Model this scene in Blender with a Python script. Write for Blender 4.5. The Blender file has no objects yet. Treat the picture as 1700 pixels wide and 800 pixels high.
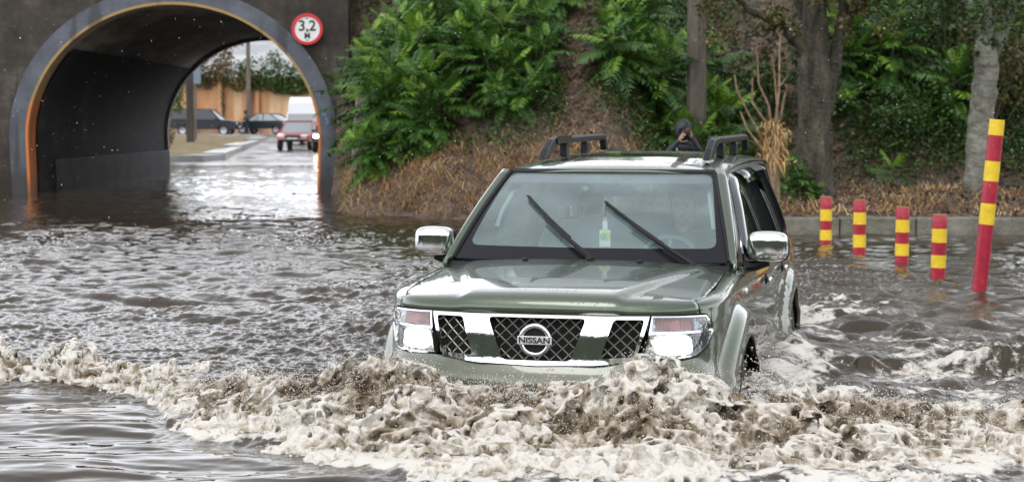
import bpy, math, random
import numpy as np
from mathutils import Vector, Matrix
from mathutils.geometry import delaunay_2d_cdt
R = math.radians
random.seed(7)
rng = np.random.default_rng(7)
sc = bpy.context.scene

# ------------------------------------------------------------------ camera
cam = bpy.data.cameras.new('camera'); camo = bpy.data.objects.new('camera', cam)
sc.collection.objects.link(camo); sc.camera = camo
CH = 1.5                                   # metres above the flood water (z = 0)
camo.location = (0, 0, CH); camo.rotation_euler = (R(90 - 3.81), 0, 0)
cam.sensor_width = 36; cam.lens = 3000 / 1700 * 36; cam.clip_end = 2000
cam.dof.use_dof = True; cam.dof.focus_distance = 9.6; cam.dof.aperture_fstop = 4.5

# ------------------------------------------------------------------ sky, sun, exposure
world = bpy.data.worlds.new('World'); sc.world = world; world.use_nodes = True
wn = world.node_tree; bg = wn.nodes['Background']
sky = wn.nodes.new('ShaderNodeTexSky'); sky.sky_type = 'NISHITA'; sky.sun_disc = False
SE, SR = R(58), R(200)
sky.sun_elevation = SE; sky.sun_rotation = SR; sky.dust_density = 4; sky.air_density = 1.0
hs = wn.nodes.new('ShaderNodeHueSaturation'); hs.inputs['Saturation'].default_value = .16
hs.inputs['Value'].default_value = 1.0
wn.links.new(sky.outputs[0], hs.inputs['Color'])
# cloud cover: soft uneven grey-white deck
tcw = wn.nodes.new('ShaderNodeTexCoord'); nzw = wn.nodes.new('ShaderNodeTexNoise'); nzw.inputs['Scale'].default_value = 2.2
nzw.inputs['Detail'].default_value = 5
mrw = wn.nodes.new('ShaderNodeMapRange'); mrw.inputs[1].default_value = .3; mrw.inputs[2].default_value = .7
mrw.inputs[3].default_value = .8; mrw.inputs[4].default_value = 1.25
wn.links.new(tcw.outputs['Generated'], nzw.inputs['Vector']); wn.links.new(nzw.outputs['Fac'], mrw.inputs[0])
mxw = wn.nodes.new('ShaderNodeMix'); mxw.data_type = 'RGBA'; mxw.blend_type = 'MULTIPLY'; mxw.inputs['Factor'].default_value = 1
oc = wn.nodes.new('ShaderNodeMix'); oc.data_type = 'RGBA'; oc.inputs['Factor'].default_value = .62   # flat cloud deck evens out the clear-sky gradient
oc.inputs['B'].default_value = (6.6, 6.8, 7.2, 1); wn.links.new(hs.outputs[0], oc.inputs['A']); wn.links.new(oc.outputs['Result'], mxw.inputs['A']); wn.links.new(mrw.outputs[0], mxw.inputs['B'])
# the overcast thins towards the horizon: a bright low band under a greyer zenith
spw = wn.nodes.new('ShaderNodeSeparateXYZ'); wn.links.new(tcw.outputs['Generated'], spw.inputs[0])
mw_ = wn.nodes.new('ShaderNodeMapRange'); mw_.interpolation_type = 'SMOOTHSTEP'; wn.links.new(spw.outputs['Z'], mw_.inputs[0]); mw_.inputs[1].default_value = .20; mw_.inputs[2].default_value = .62; mw_.inputs[3].default_value = 2.0; mw_.inputs[4].default_value = .72
mx3 = wn.nodes.new('ShaderNodeMix'); mx3.data_type = 'RGBA'; mx3.blend_type = 'MULTIPLY'; mx3.inputs['Factor'].default_value = 1; wn.links.new(mxw.outputs['Result'], mx3.inputs['A']); wn.links.new(mw_.outputs[0], mx3.inputs['B']); mxw = mx3
wn.links.new(mxw.outputs['Result'], bg.inputs['Color']); bg.inputs['Strength'].default_value = .15
sl = bpy.data.lights.new('sun', 'SUN'); sl.energy = .6; sl.angle = R(25); sl.color = (1, .97, .93)
slo = bpy.data.objects.new('sun', sl); sc.collection.objects.link(slo)
slo.rotation_euler = (R(90) - SE, 0, -SR + R(180))
sc.view_settings.view_transform = 'Standard'; sc.view_settings.look = 'None'
sc.view_settings.exposure = .6; sc.view_settings.gamma = 1
try: sc.view_settings.use_curve_mapping = False
except Exception: pass

# ------------------------------------------------------------------ helpers
def at(px, py, d):
    "world point at depth d seen at photo pixel (px, py); horizon row 200"
    return Vector(((px - 850) * d / 3000, d, CH - (py - 200) * d / 3000))

def tag(o, label=None, cat=None, group=None, kind=None):
    if label: o['label'] = label
    if cat: o['category'] = cat
    if group: o['group'] = group
    if kind: o['kind'] = kind
    return o

def link(o, parent=None):
    sc.collection.objects.link(o)
    if parent is not None: o.parent = parent
    return o

def empty(name, loc=(0, 0, 0), rz=0, label=None, cat=None, group=None):
    o = bpy.data.objects.new(name, None); link(o); o.location = loc; o.rotation_euler = (0, 0, rz)
    return tag(o, label, cat, group)

def mk(name, V, F, mat, parent=None, smooth=False, attr=None, ang=None):
    me = bpy.data.meshes.new(name)
    V = np.asarray(V, np.float32)
    if isinstance(F, np.ndarray):
        n, k = F.shape
        me.vertices.add(len(V)); me.vertices.foreach_set('co', V.ravel())
        me.loops.add(n * k); me.loops.foreach_set('vertex_index', F.astype(np.int32).ravel())
        me.polygons.add(n); me.polygons.foreach_set('loop_start', np.arange(0, n * k, k, dtype=np.int32))
        me.update(calc_edges=True)
    else:
        me.from_pydata(V.tolist(), [], F)
    if smooth: me.polygons.foreach_set('use_smooth', np.ones(len(me.polygons), bool))
    if attr:
        for nm, a in attr.items():
            at_ = me.attributes.new(nm, 'FLOAT', 'POINT'); at_.data.foreach_set('value', np.asarray(a, np.float32))
    if mat: me.materials.append(mat)
    if ang: me.set_sharp_from_angle(angle=R(ang))
    o = bpy.data.objects.new(name, me); link(o, parent)
    return o

class MB:
    "collects shapes into one mesh"
    def __init__(s): s.V = []; s.F = []
    def add(s, V, F, M=None):
        b = len(s.V)
        for v in V:
            v = Vector(v)
            if M is not None: v = M @ v
            s.V.append(v)
        s.F += [[i + b for i in f] for f in F]
    def box(s, c, d, rot=None, top=1.0):
        x, y, z = d[0] / 2, d[1] / 2, d[2] / 2
        V = [(-x, -y, -z), (x, -y, -z), (x, y, -z), (-x, y, -z), (-x * top, -y * top, z), (x * top, -y * top, z), (x * top, y * top, z), (-x * top, y * top, z)]
        M = Matrix.Translation(c)
        if rot is not None: M = M @ rot
        s.add(V, [(3, 2, 1, 0), (4, 5, 6, 7), (0, 1, 5, 4), (1, 2, 6, 5), (2, 3, 7, 6), (3, 0, 4, 7)], M)
    def tube(s, pts, r, n=8, cap=True):
        pts = [Vector(p) for p in pts]; rs = r if isinstance(r, (list, tuple)) else [r] * len(pts)
        V = []; F = []; up = None
        for i, p in enumerate(pts):
            t = (pts[min(i + 1, len(pts) - 1)] - pts[max(i - 1, 0)]).normalized()
            if up is None: up = t.orthogonal().normalized()
            up = (up - t * up.dot(t)).normalized(); w = t.cross(up)
            for k in range(n):
                a = 2 * math.pi * k / n; V.append(p + (up * math.cos(a) + w * math.sin(a)) * rs[i])
        for i in range(len(pts) - 1):
            for k in range(n):
                a = i * n + k; b = i * n + (k + 1) % n; F.append((a, b, b + n, a + n))
        if cap: F.append(tuple(range(n - 1, -1, -1))); F.append(tuple((len(pts) - 1) * n + k for k in range(n)))
        s.add(V, F)
    def lathe(s, prof, M=None, n=32, closed=False):
        "prof: (r, z) list, around z"
        V = []; F = []
        for r, z in prof:
            for k in range(n):
                a = 2 * math.pi * k / n; V.append((r * math.cos(a), r * math.sin(a), z))
        m = len(prof)
        for i in range(m if closed else m - 1):
            for k in range(n):
                a = i * n + k; b = i * n + (k + 1) % n; j = ((i + 1) % m) * n
                F.append((a, b, j + (k + 1) % n, j + k))
        s.add(V, F, M)
    def prism(s, poly, y0, y1, M=None):
        "poly of (x, z) extruded along y"
        n = len(poly); V = [(x, y0, z) for x, z in poly] + [(x, y1, z) for x, z in poly]
        F = [tuple(range(n - 1, -1, -1)), tuple(range(n, 2 * n))] + [(i, (i + 1) % n, (i + 1) % n + n, i + n) for i in range(n)]
        s.add(V, F, M)
    def blob(s, c, r, p=2.0, nu=16, nv=10, M=None):
        "superellipsoid"
        V = []; F = []
        def sp(x): return math.copysign(abs(x) ** (2 / p), x)
        for j in range(nv + 1):
            ph = -math.pi / 2 + math.pi * j / nv
            for i in range(nu):
                th = 2 * math.pi * i / nu
                V.append((c[0] + r[0] * sp(math.cos(ph)) * sp(math.cos(th)), c[1] + r[1] * sp(math.cos(ph)) * sp(math.sin(th)), c[2] + r[2] * sp(math.sin(ph))))
        for j in range(nv):
            for i in range(nu):
                a = j * nu + i; b = j * nu + (i + 1) % nu; F.append((a, b, b + nu, a + nu))
        s.add(V, F, M)
    def build(s, name, mat, parent=None, smooth=False, bevel=0, ang=35):
        o = mk(name, [tuple(v) for v in s.V], s.F, mat, parent, smooth, ang=ang if smooth else None)
        if bevel:
            b = o.modifiers.new('bevel', 'BEVEL'); b.width = bevel; b.segments = 2; b.limit_method = 'ANGLE'
        return o

def text_mesh(body, size, ext=.002, bold=0.0):
    cu = bpy.data.curves.new('lettering', 'FONT'); cu.body = body; cu.size = size; cu.extrude = ext; cu.offset = bold
    cu.align_x = 'CENTER'; cu.align_y = 'CENTER'
    o = bpy.data.objects.new('lettering', cu); sc.collection.objects.link(o)
    dg = bpy.context.evaluated_depsgraph_get(); me = bpy.data.meshes.new_from_object(o.evaluated_get(dg))
    bpy.data.objects.remove(o); return me

def mat(name, col=(.5, .5, .5), rough=.6, metal=0, spec=.5, coat=0, em=None, ems=0, alpha=None, trans=0, ior=None):
    m = bpy.data.materials.new(name); m.use_nodes = True; b = m.node_tree.nodes['Principled BSDF']
    b.inputs['Base Color'].default_value = (*col, 1); b.inputs['Roughness'].default_value = rough; b.inputs['Metallic'].default_value = metal
    b.inputs['Specular IOR Level'].default_value = spec; b.inputs['Coat Weight'].default_value = coat; b.inputs['Coat Roughness'].default_value = .03
    if em: b.inputs['Emission Color'].default_value = (*em, 1); b.inputs['Emission Strength'].default_value = ems
    if trans: b.inputs['Transmission Weight'].default_value = trans
    if ior: b.inputs['IOR'].default_value = ior
    return m

def N(m, t): return m.node_tree.nodes.new(t)
def L(m, a, b): m.node_tree.links.new(a, b)
def B(m): return m.node_tree.nodes['Principled BSDF']

def noisy(m, stops, scale=4, detail=6, rough=.6, coord='Object', stretch=None, dist=0, sock='Base Color', attr=None):
    "ramp of colours over noise into the base colour"
    tc = N(m, 'ShaderNodeTexCoord'); nz = N(m, 'ShaderNodeTexNoise'); nz.inputs['Scale'].default_value = scale
    nz.inputs['Detail'].default_value = detail; nz.inputs['Roughness'].default_value = rough; nz.inputs['Distortion'].default_value = dist
    src = tc.outputs[coord]
    if stretch:
        mp = N(m, 'ShaderNodeMapping'); mp.inputs['Scale'].default_value = stretch; L(m, src, mp.inputs[0]); src = mp.outputs[0]
    L(m, src, nz.inputs['Vector'])
    r = N(m, 'ShaderNodeValToRGB'); e = r.color_ramp.elements
    while len(e) < len(stops): e.new(.5)
    for i, (p, c) in enumerate(stops): e[i].position = p; e[i].color = (*c, 1) if len(c) == 3 else c
    L(m, nz.outputs['Fac'], r.inputs[0])
    if sock: L(m, r.outputs[0], B(m).inputs[sock])
    return r, nz, src

def bump(m, scale=40, strength=.3, dist=.01, detail=4, src=None, voronoi=False, coord='Object'):
    if src is None:
        tc = N(m, 'ShaderNodeTexCoord'); src = tc.outputs[coord]
    t = N(m, 'ShaderNodeTexVoronoi' if voronoi else 'ShaderNodeTexNoise'); t.inputs['Scale'].default_value = scale
    if not voronoi: t.inputs['Detail'].default_value = detail
    L(m, src, t.inputs['Vector'])
    bp = N(m, 'ShaderNodeBump'); bp.inputs['Strength'].default_value = strength; bp.inputs['Distance'].default_value = dist
    L(m, t.outputs[0], bp.inputs['Height']); L(m, bp.outputs[0], B(m).inputs['Normal'])
    return bp

# lattice value noise for terrain and water (numpy)
_T = rng.random((256, 256)).astype(np.float32)
def vn(x, y, seed=0):
    x = np.asarray(x, float) + seed * 17.3; y = np.asarray(y, float) + seed * 9.1
    xi = np.floor(x).astype(int); yi = np.floor(y).astype(int); fx = x - xi; fy = y - yi
    fx = fx * fx * (3 - 2 * fx); fy = fy * fy * (3 - 2 * fy)
    a = _T[xi & 255, yi & 255]; b = _T[(xi + 1) & 255, yi & 255]; c = _T[xi & 255, (yi + 1) & 255]; d = _T[(xi + 1) & 255, (yi + 1) & 255]
    return (a * (1 - fx) + b * fx) * (1 - fy) + (c * (1 - fx) + d * fx) * fy - .5
def fbm(x, y, o=4, seed=0):
    s = 0; a = 1
    for i in range(o): s = s + a * vn(np.asarray(x) * 2 ** i, np.asarray(y) * 2 ** i, seed + i); a *= .5
    return s
def ss(a, b, x):
    t = np.clip((np.asarray(x, float) - a) / (b - a), 0, 1); return t * t * (3 - 2 * t)
def grid_faces(nx, ny):
    i = np.arange(nx - 1)[None, :]; j = np.arange(ny - 1)[:, None]; a = (j * nx + i).ravel()
    return np.stack([a, a + 1, a + nx + 1, a + nx], 1)

# ------------------------------------------------------------------ ground surfaces
FOOT = np.array([(-3.55, 36.5), (-3.0, 32.), (-2.7, 29.0), (-1.6, 28.0), (-.8, 27.6), (.6, 26.6), (2.0, 25.2), (3.2, 24.0), (4, 23.9), (20, 23.9), (60, 23.9)])
def inland(x, y):
    "distance behind the water's edge of the bank (positive inland)"
    x = np.asarray(x, float); y = np.asarray(y, float); best = np.full(np.broadcast(x, y).shape, 1e9)
    for (x0, y0), (x1, y1) in zip(FOOT[:-1], FOOT[1:]):
        dx, dy = x1 - x0, y1 - y0; t = np.clip(((x - x0) * dx + (y - y0) * dy) / (dx * dx + dy * dy), 0, 1)
        best = np.minimum(best, np.hypot(x - x0 - t * dx, y - y0 - t * dy))
    yf = np.interp(x, FOOT[:, 0], FOOT[:, 1]); return np.where((y > yf) & (x > -3.6), best, -best)
def slope_dist(x, y):
    x = np.asarray(x, float); y = np.asarray(y, float); best = np.full(np.broadcast(x, y).shape, 1e9); Q = [(-12, 29.5)] + [tuple(q) for q in FOOT[2:]]
    for (x0, y0), (x1, y1) in zip(Q[:-1], Q[1:]):
        dx, dy = x1 - x0, y1 - y0; t = np.clip(((x - x0) * dx + (y - y0) * dy) / (dx * dx + dy * dy), 0, 1); best = np.minimum(best, np.hypot(x - x0 - t * dx, y - y0 - t * dy))
    return np.where(y > np.interp(x, [q[0] for q in Q], [q[1] for q in Q]), best, -best)
def bank_z(x, y):
    s = inland(x, y); s2 = slope_dist(x, y)
    fw = .25 + 7.0 * ss(1.2, 4.2, x)
    lip = .22 * ss(-.05, .35, s) - .5 * (1 - ss(-.4, .02, s))
    z = lip + .035 * np.clip(s, 0, fw) + np.minimum(.68 * np.clip(s2 - fw, 0, None), 1.9 * np.clip(s, 0, None))
    z = z + ss(.3, 2.5, s) * (.22 * fbm(x * .5, y * .5, 4, 3) + .05 * fbm(x * 3, y * 3, 3, 5)) + .03 * fbm(x * 5, y * 5, 2, 9)
    # worn mud gully climbing the slope
    g = np.exp(-((x - 1.15 - .06 * (y - 30)) / .45) ** 2); z = z - .18 * g * ss(1.5, 3, s)
    crest = 5.5 + .3 * fbm(x * .2, y * .2, 3, 11)
    back = 5.5 - .7 * np.clip(y - 47.5, 0, None)
    z = np.minimum(np.minimum(z, crest), back)
    return z
def top_z(x, y):
    z = bank_z(x, y)
    over = np.minimum(4.5 + .45 * np.clip(y - 38.4, 0, None), np.minimum(5.5, 4.3 + .7 * np.clip(52.4 - y, 0, None)))
    over = over + .2 * fbm(x * .5, y * .5, 3, 3)
    w = ss(-3.9, -3.3, x); return over * (1 - w) + z * w

def sheet(name, xs, ys, fz, m, keep=None, attr=None, parent=None):
    X, Y = np.meshgrid(xs, ys); Z = fz(X, Y); F = grid_faces(len(xs), len(ys))
    V = np.stack([X.ravel(), Y.ravel(), Z.ravel()], 1)
    if keep is not None:
        k = keep(X, Y).ravel(); F = F[k[F].all(1)]
    return mk(name, V, F, m, parent, True, attr=attr)

m_soil = mat('soil', rough=.85)
r_, nz_, s_ = noisy(m_soil, [(.3, (.026, .018, .013)), (.48, (.075, .052, .036)), (.62, (.145, .10, .068)), (.75, (.24, .18, .125))], 3.5, 9, .68)
bump(m_soil, 9, .9, .12, 8, s_)
m_mud = mat('embankment_soil', rough=.75)
noisy(m_mud, [(.3, (.018, .014, .009)), (.5, (.042, .034, .02)), (.7, (.07, .055, .034))], 3.5, 9, .7); bump(m_mud, 7, 1, .12, 8)
m_asph = mat('wet_asphalt', (.05, .05, .052), .18)
noisy(m_asph, [(.35, (.03, .03, .031)), (.65, (.085, .083, .08))], 1.2, 8, .6)
ra, _, _ = noisy(m_asph, [(.4, (.05, .05, .05)), (.6, (.4, .4, .4))], .7, 6, .6, sock=None); L(m_asph, ra.outputs[0], B(m_asph).inputs['Roughness']); bump(m_asph, 60, .15, .01)
m_grass = mat('dry_grass', rough=.9); noisy(m_grass, [(.3, (.09, .09, .03)), (.5, (.2, .15, .07)), (.7, (.3, .22, .11))], 1.5, 8, .65); bump(m_grass, 14, 1, .1, 6)
m_conc = mat('old_concrete', rough=.8); noisy(m_conc, [(.3, (.12, .11, .095)), (.55, (.2, .185, .16)), (.75, (.28, .26, .23))], 2.2, 9, .7); bump(m_conc, 25, .5, .02, 6)

def road_z(x, y):
    z = np.interp(y, [-40, 53, 58, 64, 75, 87, 110, 125, 150, 151, 170, 205, 260, 600], [-.5, -.5, -.32, -.02, .06, .1, .3, .46, .85, 4.2, 5.5, 12, 16, 20])
    z = z + np.where(y > 151, .6 * fbm(x * .08, y * .08, 3, 4), 0)
    return z - .01
ys = np.r_[np.linspace(-40, 50, 12), np.linspace(52, 150, 60), [151], np.linspace(153, 600, 60)]
gr = sheet('ground', np.linspace(-400, 400, 161), ys, road_z, m_asph); tag(gr, kind='structure')
# far slope behind the retaining wall: its own paved / earth surface
xs = np.r_[np.arange(-3.8, 22, .1)]; ysb = np.arange(23.2, 41.1, .1)
em = sheet('embankment', xs, ysb, bank_z, m_soil, keep=lambda X, Y: (inland(X, Y) > -.55) & ((X > -3.7) | (Y > 38.3))); tag(em, kind='structure')
xs2 = np.arange(-46, 46.1, .4); ys2 = np.arange(37.4, 60, .4)
em2 = sheet('railway_embankment_top', xs2, ys2, top_z, m_mud, keep=lambda X, Y: ((X < -3.7) & (Y > 38.2) & (Y < 52.2)) | ((X > -3.9) & (Y > 40.7)) | (X > 21.5)); tag(em2, kind='structure')
em3 = sheet('embankment_flank', np.arange(21.9, 46, .5), np.arange(23.4, 38, .5), bank_z, m_soil, keep=lambda X, Y: inland(X, Y) > -.6); tag(em3, kind='structure')
m_reflhill = mat('reflection_hill_green', rough=.9); noisy(m_reflhill, [(.3, (.012, .018, .009)), (.6, (.03, .045, .018)), (.8, (.06, .07, .03))], .5, 9, .7)  # for unseen hills, added only to darken reflections in the car
for sx in (-1, 1):  # added hills out of view left and right, darken the car's sides
    h2 = sheet('added_dark_hill', np.sort(sx * np.linspace(34 if sx > 0 else 46, 90, 40)), np.linspace(-30, 22, 70), lambda X, Y: -.6 + (7.5 + 5 * fbm(X * .09, Y * .12, 4, 24) + 1.6 * fbm(X * .6, Y * .6, 3, 25)) * ss(34, 42, np.abs(X)) * ss(22, 17, Y), m_reflhill); tag(h2, kind='structure')
hl_ = sheet('added_dark_hill', np.linspace(-120, 120, 160), np.linspace(-70, -24, 40), lambda X, Y: -.6 + (8.5 + 5 * fbm(X * .11, Y * .05, 4, 14) + 1.6 * fbm(X * .6, Y * .6, 3, 15)) * ss(-24.5, -33, Y), m_reflhill); tag(hl_, kind='structure')  # added behind the camera, unseen; dark band for chrome and hood to reflect
# ------------------------------------------------------------------ tunnel
TCX, TY0, TY1 = -7.0, 37.5, 52.2      # portal centre, near and far face
def arch(rx, ry, zc, zb, n=48, cx=0):
    "open arch outline from left foot over the crown to right foot"
    pts = [(cx - rx * .985, zb), (cx - rx * .992, zb + (zc - zb) * .5)]
    for k in range(n + 1):
        a = math.pi - math.pi * k / n; pts.append((cx + rx * math.cos(a), zc + ry * math.sin(a)))
    pts += [(cx + rx * .992, zb + (zc - zb) * .5), (cx + rx * .985, zb)]
    return pts
m_portal = mat('portal_concrete', rough=.85)
noisy(m_portal, [(.32, (.014, .011, .009)), (.5, (.045, .037, .029)), (.66, (.10, .086, .07))], 1.1, 10, .72); bump(m_portal, 14, .5, .03, 6)
m_ring = mat('grey_blue_paint', rough=.6); noisy(m_ring, [(.28, (.018, .019, .022)), (.42, (.065, .073, .09)), (.62, (.10, .112, .138)), (.8, (.14, .15, .17))], 1.6, 9, .7); bump(m_ring, 30, .3, .01)
m_orange = mat('orange_paint', rough=.55)
def zramp(m, z0, z1, ca, cb, extra=None):
    "paint worn away with height (a real change of colour on the stripe)"
    tc = N(m, 'ShaderNodeTexCoord'); sp = N(m, 'ShaderNodeSeparateXYZ'); L(m, tc.outputs['Object'], sp.inputs[0])
    nz = N(m, 'ShaderNodeTexNoise'); nz.inputs['Scale'].default_value = 3; nz.inputs['Detail'].default_value = 6; L(m, tc.outputs['Object'], nz.inputs['Vector'])
    ad = N(m, 'ShaderNodeMath'); ad.operation = 'MULTIPLY_ADD'; L(m, nz.outputs['Fac'], ad.inputs[0]); ad.inputs[1].default_value = .5; L(m, sp.outputs['Z'], ad.inputs[2])
    mr = N(m, 'ShaderNodeMapRange'); L(m, ad.outputs[0], mr.inputs[0]); mr.inputs[1].default_value = z0 + .25; mr.inputs[2].default_value = z1 + .25
    mx = N(m, 'ShaderNodeMix'); mx.data_type = 'RGBA'; L(m, mr.outputs[0], mx.inputs['Factor']); mx.inputs['A'].default_value = (*ca, 1); mx.inputs['B'].default_value = (*cb, 1)
    L(m, mx.outputs['Result'], B(m).inputs['Base Color']); return mx
mx = zramp(m_orange, 2.3, 2.6, (.55, .16, .025), (.33, .21, .07))
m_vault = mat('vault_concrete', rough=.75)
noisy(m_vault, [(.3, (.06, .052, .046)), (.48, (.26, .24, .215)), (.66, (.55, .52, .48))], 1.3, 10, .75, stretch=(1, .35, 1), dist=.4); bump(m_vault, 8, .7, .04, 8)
m_sidewall = mat('near_black_wall', rough=.8); noisy(m_sidewall, [(.34, (.006, .006, .006)), (.55, (.018, .017, .017)), (.72, (.055, .05, .046))], 1.3, 8, .65, stretch=(1, .6, 1)); bump(m_sidewall, 20, .5, .02)  # side walls coloured near black, far darker than the vault
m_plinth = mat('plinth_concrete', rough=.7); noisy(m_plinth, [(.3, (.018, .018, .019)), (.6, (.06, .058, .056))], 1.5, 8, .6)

def tide(m, z0, col=(.02, .016, .012), amt=.85):
    "dirt line left by the flood and rain streaks, fixed to the concrete"
    b = B(m); src = b.inputs['Base Color'].links[0].from_socket; tc = N(m, 'ShaderNodeTexCoord'); sp = N(m, 'ShaderNodeSeparateXYZ'); L(m, tc.outputs['Object'], sp.inputs[0])
    mp = N(m, 'ShaderNodeMapping'); mp.inputs['Scale'].default_value = (2.4, 2.4, .22); L(m, tc.outputs['Object'], mp.inputs[0]); nz = N(m, 'ShaderNodeTexNoise'); nz.inputs['Scale'].default_value = 1.5; nz.inputs['Detail'].default_value = 7; L(m, mp.outputs[0], nz.inputs['Vector'])
    md = N(m, 'ShaderNodeMath'); md.operation = 'MULTIPLY_ADD'; L(m, nz.outputs['Fac'], md.inputs[0]); md.inputs[1].default_value = -.8; L(m, sp.outputs['Z'], md.inputs[2])
    mr = N(m, 'ShaderNodeMapRange'); L(m, md.outputs[0], mr.inputs[0]); mr.inputs[1].default_value = z0 - .35; mr.inputs[2].default_value = z0 + .05; mr.inputs[3].default_value = amt; mr.inputs[4].default_value = 0
    st = N(m, 'ShaderNodeMapRange'); L(m, nz.outputs['Fac'], st.inputs[0]); st.inputs[1].default_value = .56; st.inputs[2].default_value = .68; st.inputs[3].default_value = 0; st.inputs[4].default_value = .7
    mxx = N(m, 'ShaderNodeMath'); mxx.operation = 'MAXIMUM'; L(m, mr.outputs[0], mxx.inputs[0]); L(m, st.outputs[0], mxx.inputs[1])
    mx = N(m, 'ShaderNodeMix'); mx.data_type = 'RGBA'; L(m, mxx.outputs[0], mx.inputs['Factor']); L(m, src, mx.inputs['A']); mx.inputs['B'].default_value = (*col, 1); L(m, mx.outputs['Result'], b.inputs['Base Color'])
tide(m_portal, .75); tide(m_ring, .7, (.025, .022, .02)); tide(m_orange, .45, (.10, .04, .015), .7)
T = empty('tunnel', (TCX, TY0, -.5), label='arched road tunnel under the embankment with a grey painted ring and orange edge stripe', cat='tunnel')
def tl(p): return (p[0], p[1], p[2] + .5)
ZC, RX, RY, ZB = 1.125, 3.0, 2.75, -.5
def portal_wall(y0, y1, W0, W1, top, cx, rx, ry, name, mm):
    "wall slab with the arch cut out"
    hole = [(x, z) for x, z in arch(rx, ry, ZC, ZB, 48, cx)]
    outer = []
    for (x, z) in hole:                         # ray from the arch to the slab edge
        if z <= ZC: outer.append((W0 if x < cx else W1, z))
        else:
            dx, dz = x - cx, z - ZC; t = min((top - ZC) / max(dz, 1e-6), ((W1 - cx) if dx > 0 else (W0 - cx)) / (dx if abs(dx) > 1e-6 else 1e-6)); outer.append((cx + dx * t, ZC + dz * t))
    for cxn in (W0, W1):                        # snap nearest to the top corners
        k = min(range(len(outer)), key=lambda i: (outer[i][0] - cxn) ** 2 + (outer[i][1] - top) ** 2); outer[k] = (cxn, top)
    n = len(hole); V = []; F = []
    for y in (y0, y1):
        V += [tl((x, y, z)) for x, z in hole] + [tl((x, y, z)) for x, z in outer]
    for i in range(n - 1):
        F.append((i, i + 1, n + i + 1, n + i)); b = 2 * n
        F.append((b + i + 1, b + i, b + n + i, b + n + i + 1)); F.append((i + 1, i, b + i, b + i + 1)); F.append((n + i, n + i + 1, b + n + i + 1, b + n + i))
    return mk(name, V, F, mm, T)
portal_wall(0, .55, -8.5, 3.62, 4.62, 0, RX + .38, RY + .36, 'portal_wall', m_portal)
portal_wall(TY1 - TY0 - .5, TY1 - TY0, -8.5, 8.5, 4.5, 0, RX, RY, 'far_portal_wall', m_portal)
mb = MB(); mb.box((-2.45, .27, 5.27), (12.2, .75, .3)); mb.build('parapet', m_portal, T, bevel=.03)
def ringstrip(name, rx0, ry0, rx1, ry1, ya, yb, mm, par=T, sel=None):
    a = arch(rx0, ry0, ZC, ZB, 64); b = arch(rx1, ry1, ZC, ZB, 64); n = len(a)
    V = [tl((x, ya, z)) for x, z in a] + [tl((x, ya, z)) for x, z in b] + [tl((x, yb, z)) for x, z in b] + [tl((x, yb, z)) for x, z in a]
    F = []
    for i in range(n - 1):
        for q in range(4):
            s0 = q * n; s1 = ((q + 1) % 4) * n; F.append((s0 + i, s0 + i + 1, s1 + i + 1, s1 + i))
    return mk(name, V, F, mm, par, True, ang=40)
ringstrip('arch_ring', RX + .055, RY + .055, RX + .385, RY + .365, -.10, .5, m_ring)
ringstrip('edge_stripe', RX, RY, RX + .054, RY + .054, -.108, .5, m_orange)
# vault above z = 3.0, near-black walls below, lighter plinth at the foot
full = arch(RX, RY, ZC, ZB, 96)
def liner(name, sel, mm, y0=.5, y1=TY1 - TY0 - .5, off=0., dx=0.):
    pts = [p for p in full if sel(p)]
    nn = 30; V = []; F = []; ny = 40
    for j in range(ny + 1):
        y = y0 + (y1 - y0) * j / ny
        for x, z in pts:
            l = math.hypot(x, z - ZC) or 1; V.append(tl((x - off * x / l, y, z - (off * (z - ZC) / l if z > ZC else 0))))
    n = len(pts)
    for j in range(ny):
        for i in range(n - 1): F.append((j * n + i, j * n + i + 1, (j + 1) * n + i + 1, (j + 1) * n + i))
    o = mk(name, V, F, mm, T, True); return o
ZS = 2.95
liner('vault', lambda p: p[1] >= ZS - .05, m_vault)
liner('side_wall', lambda p: p[1] <= ZS + .06 and p[0] < 0, m_sidewall, off=.03)
liner('side_wall', lambda p: p[1] <= ZS + .06 and p[0] > 0, m_sidewall, off=.03)
# shell outside the liner so no daylight leaks in
mb = MB()
for i in range(len(full) - 1):
    pass
for sx in (-1, 1):
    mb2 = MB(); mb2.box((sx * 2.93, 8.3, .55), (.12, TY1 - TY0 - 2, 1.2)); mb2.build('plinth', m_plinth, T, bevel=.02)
outer_ = arch(RX + .5, RY + .45, ZC, ZB, 48); V = []; F = []
for y in (.5, TY1 - TY0 - .4): V += [tl((x, y, z)) for x, z in outer_]
n = len(outer_)
for i in range(n - 1): F.append((i, i + 1, n + i + 1, n + i))
mk('vault_shell', V, F, m_portal, T, True)
# pale kerb edge round the far mouth
a0 = arch(RX - .02, RY - .02, ZC, ZB, 64); 
ringstrip('far_arch_ring', RX - .09, RY - .09, RX + .02, RY + .02, TY1 - TY0 - .1, TY1 - TY0 + .1, mat('pale_concrete', (.34, .34, .33), .8))
# flood stripe & small graffiti mark on the ring: faded blue smear
mb = MB(); 
for k in range(7):
    a = k / 6; mb.add([(2.98 + .37 * (.2 + .05 * k), -.104, 2.02 + .12 * math.sin(a * 5)), (3.05 + .03 * k, -.104, 2.10 + .1 * math.sin(a * 5)), (3.07 + .03 * k, -.104, 2.03 + .1 * math.sin(a * 5))], [(0, 1, 2)])
mb.build('paint_smear', mat('faded_blue_paint', (.12, .25, .38), .7), T)

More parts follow.
